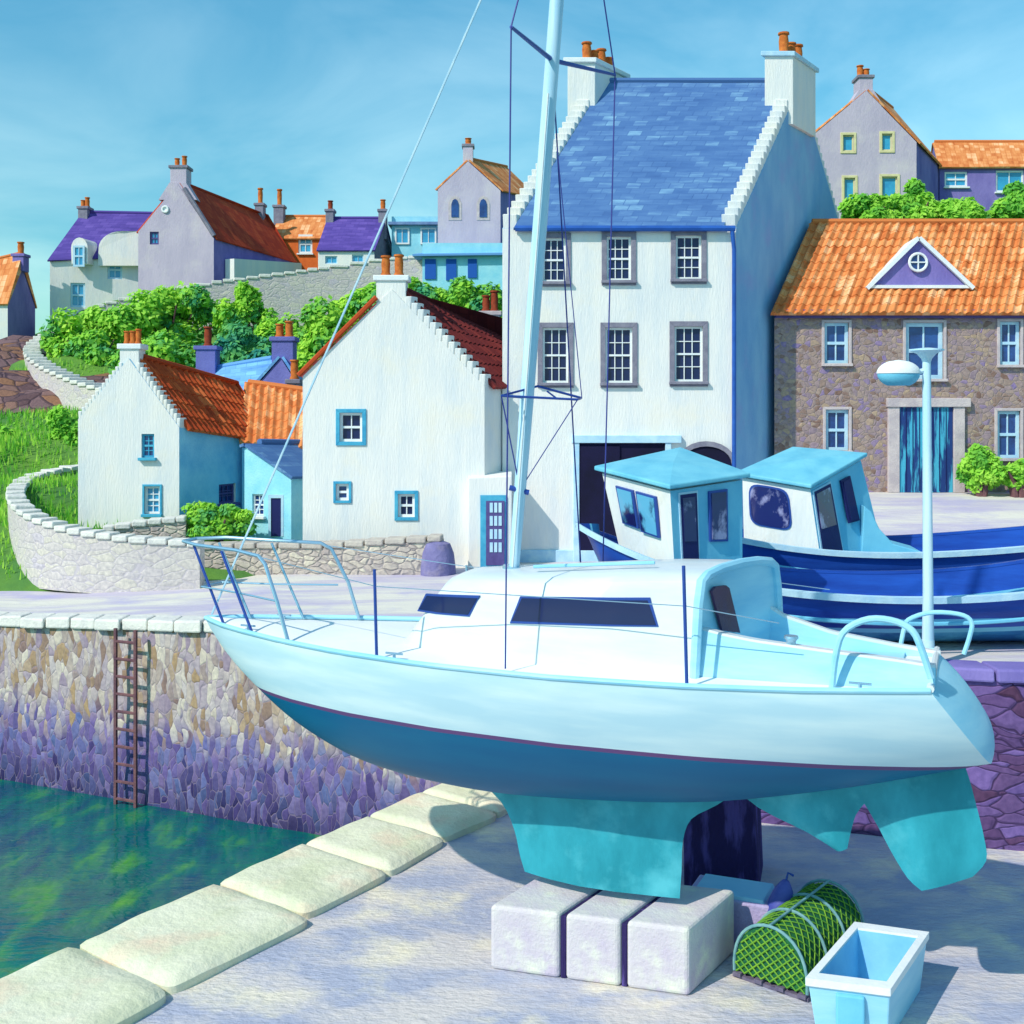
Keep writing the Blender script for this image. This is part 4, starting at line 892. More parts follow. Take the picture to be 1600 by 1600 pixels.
bpx('green bush behind the chimney of the big white cottage', 505, 436, 640, 545, 43.5, n=6000)
bpx('bright bush band below the cyan building, left half', 620, 432, 715, 520, 44, n=5000)
bpx('bright bush band below the cyan building, right half', 700, 430, 800, 545, 43, n=6000)
bpx('low grassy green bush on the slope left of the narrow cottage', 60, 640, 150, 745, 34.5, M['leaf_bright'], n=5500, leaf=.1)
bpx('large bush at the left edge above the curved wall', -60, 665, 95, 790, 35.5, M['leaf_bright'], n=8000, leaf=.1)
bpx('small dark leaf shrub on the slope between wall and cottage', 20, 690, 125, 760, 36.5, M['leaf'], n=5000, leaf=.1)
bpx('small round green bush beside the cyan outhouse', 286, 785, 398, 850, 26.8, M['leaf'], n=5000, leaf=.07, group=None)
bpx('bright green bush right of the blue door of the stone house', 1496, 686, 1570, 765, 27.9, M['leaf_bright'], n=4000, leaf=.075, group=None)
bpx('low bright bush below the right window of the stone house', 1540, 718, 1640, 765, 27.8, M['leaf_bright'], n=4500, leaf=.075, group=None)
bpx('bright green bush at the foot of the long retaining wall, middle', 395, 470, 500, 600, 43.5, n=5000)
bpx('yellow green bush just left of the rounded one', 110, 455, 250, 575, 43.5, M['leaf_bright'], n=6000)
bpx('small teal bush between the two chimney stacks of the blue roofs', 345, 540, 440, 620, 40, M['leaf_dark'], n=4000)
GR = 'bushes above the orange roof at the right'
bpx('leftmost light green bush above the orange roof', 1322, 300, 1410, 365, 41, M['leaf_bright'], n=4500, group=GR)
bpx('tallest light green bush under the grey gable at the right', 1385, 288, 1480, 365, 41.5, M['leaf_bright'], n=5000, group=GR)
bpx('low light green bush under the small window of the lilac house', 1465, 305, 1545, 365, 41, M['leaf_bright'], n=4000, group=GR)
bpx('light green bush at the right edge above the orange roof', 1530, 292, 1640, 365, 41.3, M['leaf_bright'], n=5000, group=GR)

# grass tufts on the left slope
n = 26000; gx = rng.uniform(-27,-8.5,n); gy = rng.uniform(25.4,41,n)
gzv = np.array([hill(a, b)*min(1,(b-max(quay_end(a), ywall(a)+1))/2.5)+(1-min(1,max(0,(b-max(quay_end(a), ywall(a)+1))/2.5)))*quay_z(a,b) if b > max(quay_end(a), ywall(a)+1)+.1 else -9 for a, b in zip(gx, gy)])
ok = gzv > -5; gx, gy, gzv = gx[ok], gy[ok], gzv[ok]; n = len(gx)
an = rng.uniform(0, math.pi, n); hh_ = rng.uniform(.10,.26,n); ww = rng.uniform(.02,.05,n); lx, ly = rng.normal(0,.06,n), rng.normal(0,.06,n)
vs = np.stack([np.stack([gx-np.cos(an)*ww, gy-np.sin(an)*ww, gzv-.12],1), np.stack([gx+np.cos(an)*ww, gy+np.sin(an)*ww, gzv-.12],1), np.stack([gx+lx, gy+ly, gzv+hh_],1)],1).reshape(-1,3)
me = bpy.data.meshes.new('grass'); me.vertices.add(3*n); me.vertices.foreach_set('co', vs.ravel()); me.loops.add(3*n); me.loops.foreach_set('vertex_index', np.arange(3*n)); me.polygons.add(n)
me.polygons.foreach_set('loop_start', np.arange(n)*3); me.polygons.foreach_set('loop_total', np.full(n,3)); at = me.attributes.new('tone','FLOAT','FACE'); at.data.foreach_set('value', rng.uniform(0,1,n).astype(np.float32)); me.update(); me.validate(); me.materials.append(M['leaf_bright'])
o = bpy.data.objects.new('grass', me); COL.objects.link(o); tag(o, 'short bright grass on the slope left of the narrow white cottage', 'grass', kind='stuff')

# ================================================================ YACHT
B0 = Vector((-3.81, 14.3)); YA = R(-22.0); dX = Vector((math.cos(YA), math.sin(YA))); pX = Vector((-dX.y, dX.x))
def ysz(px, py, t=0.0):
    """(s, z) of the point seen at a pixel on the yacht's lengthwise plane t metres to the far side"""
    b = B0+pX*t; k = (px-800)/F; s_ = (k*b.y-b.x)/(dX.x-k*dX.y); y = b.y+s_*dX.y
    return s_, H-(py-HZ)/F*y
def yp(s_, t, z): q = B0+dX*s_+pX*t; return V(q.x, q.y, z)
KEELZ = .69; WL = 2.60
yroot = thing('yacht', yp(4.6, 0, KEELZ), 'white sailing yacht with blue bottom propped on concrete blocks on the pier', 'sailing boat', rz=YA)
BE = lambda s_: pl(s_, [0,.4,.9,1.6,2.5,3.6,5.0,6.3,7.4,8.5], [0.0,.27,.50,.78,1.05,1.25,1.34,1.28,1.14,.92])
shp = [(320,968),(480,1012),(620,1036),(850,1057),(1080,1074),(1300,1083),(1460,1078)]
def sheer(s_):
    q = B0+dX*s_-pX*BE(s_); px = 800+F*q.x/q.y; py = pl(px, [a for a,_ in shp], [b for _,b in shp]); return H-(py-HZ)/F*q.y
ss_ = np.linspace(0, 8.5, 30); zz_ = np.array([sheer(a) for a in ss_]); 
co_ = np.polyfit(ss_, zz_, 4); ZE = lambda s_: float(np.polyval(co_, s_))
kn = [(0,320,968,0),(.05,352,1012,.22),(.12,405,1066,.75),(.2,480,1128,1.45),(.3,590,1186,2.4),(.45,760,1226,3.7),(.6,930,1240,5.0),(.75,1120,1243,6.2),(.88,1330,1222,7.4),(1.0,1550,1186,8.5)]
U = [k[0] for k in kn]; KS, KZ = zip(*[ysz(k[1], k[2]) for k in kn]); ES = [k[3] for k in kn]
def cr1(u, Y_):   # smooth interpolation over U
    i = max(0, min(len(U)-2, int(np.searchsorted(U, u)-1))); t = (u-U[i])/(U[i+1]-U[i])
    def sl(j):
        if j <= 0: return (Y_[1]-Y_[0])/(U[1]-U[0])
        if j >= len(U)-1: return (Y_[-1]-Y_[-2])/(U[-1]-U[-2])
        return (Y_[j+1]-Y_[j-1])/(U[j+1]-U[j-1])
    h = U[i+1]-U[i]; m0, m1 = sl(i)*h, sl(i+1)*h
    return (2*t**3-3*t*t+1)*Y_[i]+(t**3-2*t*t+t)*m0+(-2*t**3+3*t*t)*Y_[i+1]+(t**3-t*t)*m1
NU, NV = 60, 22
def hull_pt(u, v, sg):
    sK, zK, sE = cr1(u, KS), cr1(u, KZ), cr1(u, ES); zE = ZE(sE); b = BE(sE)
    if u < 1e-6: sK, zK, sE, b = 0, ZE(0), 0, 0
    a = v*math.pi/2; fy = math.sin(a)**.82; fz = 1-math.cos(a)**1.35
    flare = 1-.06*(1-fz)
    st = lerp(sK, sE, fz**(1.15)); 
    return yp(st, sg*b*fy*flare, lerp(zK, zE, fz))
hm = bpy.data.materials.new('hull_paint'); hm.use_nodes = True; N = hm.node_tree.nodes; L = hm.node_tree.links; p = N['Principled BSDF']
p.inputs['Roughness'].default_value = .5; p.inputs['Coat Weight'].default_value = .0; p.inputs['Specular IOR Level'].default_value = .3
g = N.new('ShaderNodeNewGeometry'); sx = N.new('ShaderNodeSeparateXYZ'); L.new(g.outputs['Position'], sx.inputs[0])
mr_ = N.new('ShaderNodeMapRange'); mr_.inputs[1].default_value = WL-1; mr_.inputs[2].default_value = WL+1; L.new(sx.outputs[2], mr_.inputs[0])
rp = N.new('ShaderNodeValToRGB'); rp.color_ramp.interpolation = 'CONSTANT'; e = rp.color_ramp.elements; e[0].color = srgb(0,98,140); e[1].position = .475; e[1].color = srgb(104,70,120); q = e.new(.5); q.color = srgb(200,226,234)
L.new(mr_.outputs[0], rp.inputs[0])
ns = N.new('ShaderNodeTexNoise'); ns.inputs['Scale'].default_value = 1.5; ns.inputs['Detail'].default_value = 7; mpn = N.new('ShaderNodeMapping'); mpn.inputs['Scale'].default_value = (.5,.5,3.5)
L.new(g.outputs['Position'], mpn.inputs[0]); L.new(mpn.outputs[0], ns.inputs['Vector'])
r2 = N.new('ShaderNodeValToRGB'); r2.color_ramp.elements[0].position = .38; r2.color_ramp.elements[0].color = (.80,.90,.95,1); r2.color_ramp.elements[1].position = .66; r2.color_ramp.elements[1].color = (1.06,1.04,1.02,1); L.new(ns.outputs[0], r2.inputs[0])
mu = N.new('ShaderNodeMix'); mu.data_type = 'RGBA'; mu.blend_type = 'MULTIPLY'; mu.inputs[0].default_value = 1; L.new(rp.outputs[0], mu.inputs[6]); L.new(r2.outputs[0], mu.inputs[7]); L.new(mu.outputs[2], p.inputs['Base Color'])
M['gel'] = mat('gelcoat', (.72,.75,.75), (.62,.70,.74), 1.5, (.6,.6,3), rough=.35, bump=.04, bscale=6, coat=.2)
M['deck_white'] = mat('deck_white', (.84,.85,.83), (.76,.80,.82), 1.5, rough=.7, bump=.1, bscale=40)
M['gel_cyan'] = mat('gelcoat_cyan', srgb(170,222,240)[:3], srgb(140,205,232)[:3], 1.5, (.6,.6,3), rough=.4, bump=.04, bscale=6)
M['teal'] = mat('antifoul_teal', srgb(48,162,180)[:3], srgb(28,134,150)[:3], 1.3, (1.6,1.6,.8), rough=.55, bump=.08, bscale=14, c3=srgb(84,184,198)[:3], s3=1.0)
M['steel'] = mat('steel', srgb(160,195,215)[:3], rough=.25, metal=.6, bump=0)
M['steel_blue'] = mat('steel_blue', srgb(50,80,160)[:3], rough=.35, metal=.2, bump=0)
M['wire'] = mat('wire', srgb(52,60,140)[:3], rough=.5, bump=0)
M['alu'] = mat('alu', srgb(206,232,244)[:3], srgb(170,212,236)[:3], 2, (4,4,.3), rough=.4, bump=.02)
mb = MB()
rows = [[hull_pt(i/NU, 1-j/NV, -1) for j in range(NV+1)]+[hull_pt(i/NU, j/NV, 1) for j in range(1, NV+1)] for i in range(NU+1)]
mb.grid(rows)
hull = mb.build('hull', hm, yroot, smooth=True, angle=70)
# transom
last = rows[-1]+[lerp(rows[-1][-1], rows[-1][0], k/10)+V(0,0,.03*math.sin(math.pi*k/10)) for k in range(1, 10)]; n = len(last)
tm = MB(); R_ = [last]; cen = sum(last, V(0,0,0))/n
for k in range(1, 7):
    f = k/6; R_.append([lerp(pp, cen, f)+V(dX.x, dX.y, 0)*.20*(1-(1-f)**2) for pp in last])
tm.grid(R_, close=True)
tm.build('transom', M['gel_cyan'], yroot, smooth=True, angle=80)  # cyan shade of the white yacht's stern put into the colour
# deck
rows = []
for i in range(41):
    s_ = .02+8.46*i/40; b = BE(s_)-.01; rows.append([yp(s_, b*c_, ZE(s_)-.03+.05*(1-c_*c_)) for c_ in np.linspace(-1, 1, 11)])
MB().grid(rows).build('deck', M['deck_white'], yroot, smooth=True)
for sg in (-1, 1):
    MB().tube([yp(a, sg*BE(a)*.995, ZE(a)+.005) for a in np.linspace(.02, 8.5, 40)], .028, 8).build('toe_rail', M['gel_cyan'], yroot, smooth=True)
MB().tube([yp(8.5, c_*BE(8.5), ZE(8.5)+.02) for c_ in np.linspace(-1,1,8)], .035, 8).build('transom_rail', M['gel'], yroot, smooth=True)
# coachroof
sF, sA = ysz(612, 968, -.6)[0], ysz(1084, 960, -.84)[0]
rp_ = [(650,908),(700,898),(850,893),(1000,888),(1080,886),(1160,890)]
RS, RZ = zip(*[ysz(a, b, -.25) for a, b in rp_])
WBt = lambda s_: pl(s_, [sF,sF+.5,sF+1.5,sF+2.6,sA+.6], [.42,.62,.80,.88,.84])
def ztopc(s_): 
    z = pl(s_, RS, RZ); f = min(1, max(0, (s_-sF)/.62)); return lerp(ZE(sF)-.0, z, f**.75)
def cab_row(s_, skew=0):
    w1, w0 = WBt(s_), WBt(s_)-.10; zt = ztopc(s_); zd = ZE(s_)-.04; h = zt-zd
    prof = [(-w1, zd), (-lerp(w1,w0,.75), zd+h*.72), (-w0+.03, zt-.07), (-w0+.13, zt-.02), (-w0*.5, zt+.015), (0, zt+.03), (w0*.5, zt+.015), (w0-.13, zt-.02), (w0-.03, zt-.07), (lerp(w1,w0,.75), zd+h*.72), (w1, zd)]
    return [yp(s_+skew*(t/w1+1)/2, t, z) for t, z in prof]
rows = [cab_row(s_) for s_ in np.linspace(sF, sA-.4, 22)]+[cab_row(sA-.4+.4*k/4, skew=.55*k/4) for k in range(1, 5)]
cb = MB().grid(rows).build('coachroof', M['gel'], yroot, smooth=True, angle=48)
bk = rows[-1]; bz = [p_.z for p_ in bk]
MB().add(bk, [tuple(range(len(bk)))]).build('bulkhead', M['gel_cyan'], yroot)  # cyan shading of this aft face put into the colour
MB().tube([p_+V(dX.x,dX.y,0)*.01 for p_ in bk], .05, 8).build('bulkhead_rim', M['gel_cyan'], yroot, smooth=True)
# rounded hatch door on the bulkhead
ba, bb = bk[0], bk[-1]; ud = (bb-ba); nrm = V(ud.y, -ud.x, 0).normalized()
def bpt(px, py, off=.02): q = on_wall(px, py, (ba.x,ba.y), (bb.x,bb.y)); return q+nrm*off
MB().prism([bpt(1106,923), bpt(1112,916), bpt(1128,914), bpt(1133,918), bpt(1150,988), bpt(1122,984)], nrm*.03).build('companionway_door', mat('teak', srgb(96,60,74)[:3], srgb(76,52,96)[:3], 1.3, (2,2,1), rough=.5, bump=.2), yroot)
# side windows
def side_t(s_, z):
    w1, w0 = WBt(s_), WBt(s_)-.10; zt = ztopc(s_); zd = ZE(s_)-.04; f = (z-zd)/(zt-zd); return -lerp(w1, lerp(w1,w0,.75), min(1, f/.72))
for pts in ([(648,937),(737,938),(722,964),(632,960)], [(812,936),(1012,938),(1026,976),(797,971)]):
    P = [ysz(a, b, -.80) for a, b in pts]; M_ = 10; top, bot = [], []
    for k in range(M_+1):
        f = k/M_; a = (lerp(P[0][0], P[1][0], f), lerp(P[0][1], P[1][1], f)); b = (lerp(P[3][0], P[2][0], f), lerp(P[3][1], P[2][1], f))
        top.append(a); bot.append(b)
    def strip(off, shr, m, par, nm):
        rows = []
        for r_ in range(4):
            rr = []
            for k in range(M_+1):
                a, b = top[k], bot[k]; c_ = ((P[0][0]+P[1][0]+P[2][0]+P[3][0])/4, (P[0][1]+P[2][1])/2)
                q = (lerp(a[0], b[0], r_/3), lerp(a[1], b[1], r_/3)); q = (c_[0]+(q[0]-c_[0])*(1+shr/abs(P[1][0]-P[0][0])*2), c_[1]+(q[1]-c_[1])*(1+shr/abs(P[0][1]-P[3][1])*2))
                rr.append(yp(q[0], side_t(*q)-off, q[1]))
            rows.append(rr)
        mbx = MB().grid(rows); ring = rows[0]+[r[-1] for r in rows[1:]]+rows[-1][::-1][1:]+[r[0] for r in rows[::-1][1:-1]]
        mbx.grid([ring, [pp+V(pX.x,pX.y,0)*.03 for pp in ring]], close=True)
        return mbx.build(nm, m, par, smooth=True, angle=30)
    f_ = strip(.008, .022, M['steel_blue'], yroot, 'window'); strip(.014, 0, M['glass_dark'], f_, 'pane')
# sliding hatch and grab rail
MB().tube([yp(a, -.42, ztopc(a)+.075) for a in np.linspace(sF+1.6, sA-.5, 8)], .018, 6).build('grab_rail', M['gel_cyan'], yroot, smooth=True)
# cockpit coamings
def coaming(pxs, t, th_, name='coaming'):
    pts = [ysz(a, b, t) for a, b in pxs]; ro, rt, rt2, ri = [], [], [], []
    sv = [p_[0] for p_ in pts]; zv = [p_[1] for p_ in pts]
    for s_ in np.linspace(sv[0], sv[-1], 26):
        z = pl(s_, sv, zv); sg = 1 if t > 0 else -1
        ro.append(yp(s_, t+sg*.10, ZE(s_)-.02)); rt.append(yp(s_, t+sg*.015, z-.02)); rt2.append(yp(s_, t, z)); ri.append(yp(s_, t-sg*th_, z)); 
    inn = [yp(s_, t-(1 if t>0 else -1)*(th_+.02), ZE(s_)-.05) for s_ in np.linspace(sv[0], sv[-1], 26)]
    o = MB().grid([ro, rt], 0).build(name, M['gel_cyan'], yroot, smooth=True)
    MB().grid([rt, rt2, ri, [p_-V(0,0,.03) for p_ in ri]]).build('coaming_cap', M['gel'], o, smooth=True)
    MB().grid([[p_-V(0,0,.03) for p_ in ri], inn]).build('coaming_lining', M['gel_cyan'], o, smooth=True)
coaming([(1086,978),(1130,990),(1180,1000),(1300,1017),(1400,1030),(1462,1040)], -.72, .10)
coaming([(1168,905),(1190,935),(1225,958),(1300,984),(1400,1004),(1470,1016)], .74, .08)
sv0, sv1 = sA+.05, 8.2
MB().hexa([yp(sv0,-.66,ZE(sv0)-.2),yp(sv1,-.6,ZE(sv1)-.2),yp(sv1,.66,ZE(sv1)-.2),yp(sv0+.3,.7,ZE(sv0)-.2)],[yp(sv0,-.66,ZE(sv0)+.035),yp(sv1,-.6,ZE(sv1)+.035),yp(sv1,.66,ZE(sv1)+.035),yp(sv0+.3,.7,ZE(sv0)+.035)]).build('cockpit', M['gel_cyan'], yroot)
for s_, t_ in ((sA+.9,-.67),):
    MB().lathe(yp(s_, t_, ZE(s_)+(.24 if t_ < 0 else .36)), [(.07,0),(.065,.05),(.045,.08),(.045,.12),(.07,.15),(.065,.17)], 14).build('winch', M['steel'], yroot, smooth=True)
for s_ in (.9, 3.2, 7.9):
    for sg in (-1, 1):
        b_ = sg*(BE(s_)-.12); MB().tube([yp(s_-.10,b_,ZE(s_)+.045), yp(s_+.10,b_,ZE(s_)+.045)], .012, 6).tube([yp(s_,b_,ZE(s_)-.02), yp(s_,b_,ZE(s_)+.045)], .018, 6).build('cleat', M['steel'], yroot, smooth=True)
# keel, skeg, rudder: foil lofts given by outline (leading, trailing) pairs in pixels on the centre plane
def foil(pairs, ths, m, name, zb=None, n=14):
    rows = []
    for (l_, tr2), th_ in zip(pairs, ths):
        a, b = ysz(*l_), ysz(*tr2)
        ring = []
        for k in range(n):
            an = 2*math.pi*k/n; f = (1-math.cos(an))/2; yy = math.sin(an)*th_*(math.sin(math.pi*min(1, f**.75))*.8+.2)
            z = lerp(a[1], b[1], f)
            if zb is not None: z = max(z, zb)
            ring.append(yp(lerp(a[0], b[0], f), yy, z))
        rows.append(ring)
    # smooth subdivision between rows
    mb = MB(); dense = []
    for i in range(len(rows)-1):
        for k in range(3):
            t = k/3; r0, r1, r2, r3 = rows[max(i-1,0)], rows[i], rows[i+1], rows[min(i+2,len(rows)-1)]
            dense.append([.5*((2*q1)+(q2-q0)*t+(2*q0-5*q1+4*q2-q3)*t*t+(3*q1-q0-3*q2+q3)*t**3) for q0,q1,q2,q3 in zip(r0,r1,r2,r3)])
    dense.append(rows[-1]); mb.grid(dense, close=True); mb.add(rows[-1], [tuple(range(n))])
    return mb.build(name, m, yroot, smooth=True, angle=60)
foil([((690,1200),(1170,1225)),((738,1215),(1120,1258)),((782,1252),(1080,1280)),((803,1295),(1067,1315)),((812,1335),(1065,1360)),((820,1362),(1062,1404))], [.20,.17,.13,.11,.12,.13], M['teal'], 'keel')
foil([((1130,1215),(1400,1205)),((1185,1262),(1345,1262)),((1260,1300),(1332,1290)),((1308,1330),(1324,1326))], [.09,.06,.05,.03], M['teal'], 'skeg')
foil([((1230,1180),(1500,1175)),((1330,1235),(1514,1215)),((1365,1280),(1526,1260)),((1392,1330),(1538,1310)),((1418,1372),(1541,1345)),((1440,1392),(1520,1370))], [.07,.065,.06,.055,.05,.03], M['teal'], 'rudder')
# mast
ms = [ysz(a, b) for a, b in ((803,893),(870,0))]
ds, dz = ms[1][0]-ms[0][0], ms[1][1]-ms[0][1]
def mp_(f): return yp(ms[0][0]+ds*f, 0, ms[0][1]+dz*f)
def fy(py):
    return min(np.linspace(0,1.5,1501), key=lambda f: abs((HZ-(mp_(f).z-H)/mp_(f).y*F)-py))
ftop = 1.36
mast = MB().tube([mp_(f) for f in (-.006,.12,.3,.6,1,ftop)], [.056,.064,.076,.080,.078,.055], 14).build('mast', M['alu'], yroot, smooth=True)
MB().tube([mp_(-.012), mp_(.01)], .13, 14).build('mast_step', M['steel'], yroot, smooth=True)
MB().tube([mp_(.01)+V(-.02,-.10,0), mp_(fy(150))+V(-.02,-.11,0)], .012, 5).build('halyard', M['gel'], mast)
MB().tube([mp_(fy(762))+V(-.12,-.02,0), mp_(fy(770))+V(.10,-.02,0)], .03, 8).build('cleat', M['steel_blue'], mast)
f1 = fy(94); tipN = mp_(f1)+V(pX.x,pX.y,0)*-1.12+V(-.03,0,.02); tipF = mp_(f1)+V(pX.x,pX.y,0)*1.15+V(.35,0,.15)
for tp in (tipN, tipF): MB().tube([mp_(f1), tp], [.028,.018], 8).build('spreader', M['steel_blue'], mast, smooth=True)
# lower bracket frame
f2 = fy(622); c_ = mp_(f2); fr = [c_+V(-.28,-.25,.02), c_+V(.12,.05,.13), c_+V(.62,.25,.0), c_+V(.55,-.15,-.02)]
MB().tube(fr, .014, 6, closed=True).tube([lerp(fr[0],fr[1],.5)+V(.3,.1,0), lerp(fr[2],fr[3],.5)+V(-.25,0,0)], .01, 6).tube([fr[0], c_], .012, 6).build('spreader_frame', M['steel_blue'], mast)
mh = mp_(ftop)
rg = []
def wire(name, pts, r=.009, m=None): return MB().tube(pts, r, 5).build(name, m or M['wire'], yroot)
chN = ysz(790, 1020, -1.18)[0]
wire('shroud', [yp(chN, -BE(chN)+.12, ZE(chN)+.02), tipN, mh])
wire('shroud', [yp(chN+.25, BE(chN)-.12, ZE(chN)+.02), tipF, mh])
wire('shroud', [yp(chN+.1, BE(chN)-.3, ZE(chN)+.02), mp_(f1)], .009)
wire('shroud', [fr[3], mp_(fy(765))], .006); wire('shroud', [fr[0], mp_(fy(765))], .008)
wire('forestay', [yp(.1, 0, ZE(0)+.05), mh], .014, M['alu'])
wire('topping_lift', [fr[2], mp_(fy(230))+V(.12,-.05,0)], .006)
# pulpit, pushpit, stanchions
def tubep(name, pts, r, m, par=yroot): return MB().tube(pts, r, 8).build(name, m, par, smooth=True)
def edgep(s_, sg, z=0): return yp(s_, sg*(max(.0, BE(s_)-.07)), ZE(s_)+z)
hp = .92
pul = tubep('pulpit', [edgep(1.75,1,0), edgep(1.62,1,.45), edgep(1.42,1,hp-.05), edgep(1.3,1,hp+.02), edgep(.7,1,hp+.05), yp(.1,.30,ZE(0)+hp+.05), yp(-.22,.12,ZE(0)+hp+.04), yp(-.25,-.10,ZE(0)+hp+.03), yp(.1,-.30,ZE(0)+hp+.02), edgep(.7,-1,hp), edgep(1.15,-1,hp-.02), edgep(1.27,-1,hp-.1), edgep(1.5,-1,.4), edgep(1.68,-1,0)], .022, M['steel'])
for s0, sg, m_ in ((.42,-1,M['steel_blue']),(1.02,-1,M['steel_blue']),(.5,1,M['steel']),(1.1,1,M['steel'])):
    tubep('pulpit_leg', [edgep(s0,sg,0) if s0 > .45 else yp(s0,sg*.2,ZE(s0)), yp(s0-.45, sg*max(.14,BE(s0)-.1), ZE(s0)+hp)], .017, m_, pul)
tubep('pulpit_midrail', [edgep(1.5,-1,.42), edgep(.8,-1,.42), yp(.1,-.2,ZE(0)+.42), yp(.1,.2,ZE(0)+.42), edgep(.8,1,.42), edgep(1.5,1,.42)], .012, M['steel'], pul)
for px_, py_ in ((590,1003), (1079,1048)):
    s_ = ysz(px_, py_, -1.05)[0]
    tubep('stanchion', [edgep(s_,-1,0), edgep(s_-.03,-1,.92 if px_ < 700 else 1.12)], .017, M['steel_blue'])
    tubep('stanchion', [edgep(s_+.1,1,0), edgep(s_+.07,1,.7)], .015, M['steel'])
s1, s2 = ysz(590,1003,-1.05)[0], ysz(1079,1048,-1.05)[0]
wire('lifeline', [edgep(1.15,-1,hp-.03), edgep(s1,-1,.74), edgep(s2,-1,.74), edgep(7.2,-1,.6)], .005, M['steel'])
wire('lifeline', [edgep(1.3,1,hp), edgep(s1+.1,1,.68), edgep(s2+.1,1,.68), edgep(7.4,1,.6)], .005, M['steel'])
def hoop(pxs, t, r):
    pts = [ysz(a, b, t) for a, b in pxs]; c2 = smooth_curve([p_[0] for p_ in pts], [p_[1] for p_ in pts], 26)
    return [yp(q.x, t, q.y) for q in c2]
tubep('pushpit', hoop([(1300,1075),(1305,1030),(1318,988),(1355,968),(1395,970),(1425,985),(1440,1015),(1455,1060)], -.92, .03), .032, M['gel_cyan'])
tubep('pushpit', hoop([(1405,1022),(1412,985),(1420,968),(1455,957),(1500,960),(1518,972),(1515,995),(1506,1022)], .80, .022), .024, M['gel_cyan'])

# ================================================================ FISHING BOATS
M['boat_blue'] = mat('boat_blue', srgb(34,82,176)[:3], srgb(26,60,146)[:3], 1.5, (.4,1,3), rough=.35, bump=.06, bscale=10)
M['boat_teal'] = mat('boat_teal', srgb(40,130,185)[:3], srgb(28,90,150)[:3], 1.6, (.4,1,4), rough=.5, bump=.1, c3=srgb(90,180,215)[:3])
M['boat_cyan'] = mat('boat_cyan', srgb(122,200,226)[:3], srgb(104,186,218)[:3], 2, rough=.5, bump=.06)
M['roof_cyan'] = mat('roof_cyan', srgb(120,196,216)[:3], srgb(96,178,206)[:3], 2, rough=.6, bump=.1)
M['pane_lilac'] = mat('pane_lilac', srgb(34,40,100)[:3], srgb(150,150,190)[:3], 1.6, (1,1,.7), rough=.12, bump=0, spec=.7, lo=.52, hi=.58)  # lilac patches are reflections painted into the navy glass
M['pane_cyan'] = mat('pane_cyan', srgb(24,28,80)[:3], srgb(95,170,205)[:3], 1.6, (1,1,.7), rough=.12, bump=0, spec=.7, lo=.46, hi=.54)  # cyan patches on the dark glass are painted reflections too
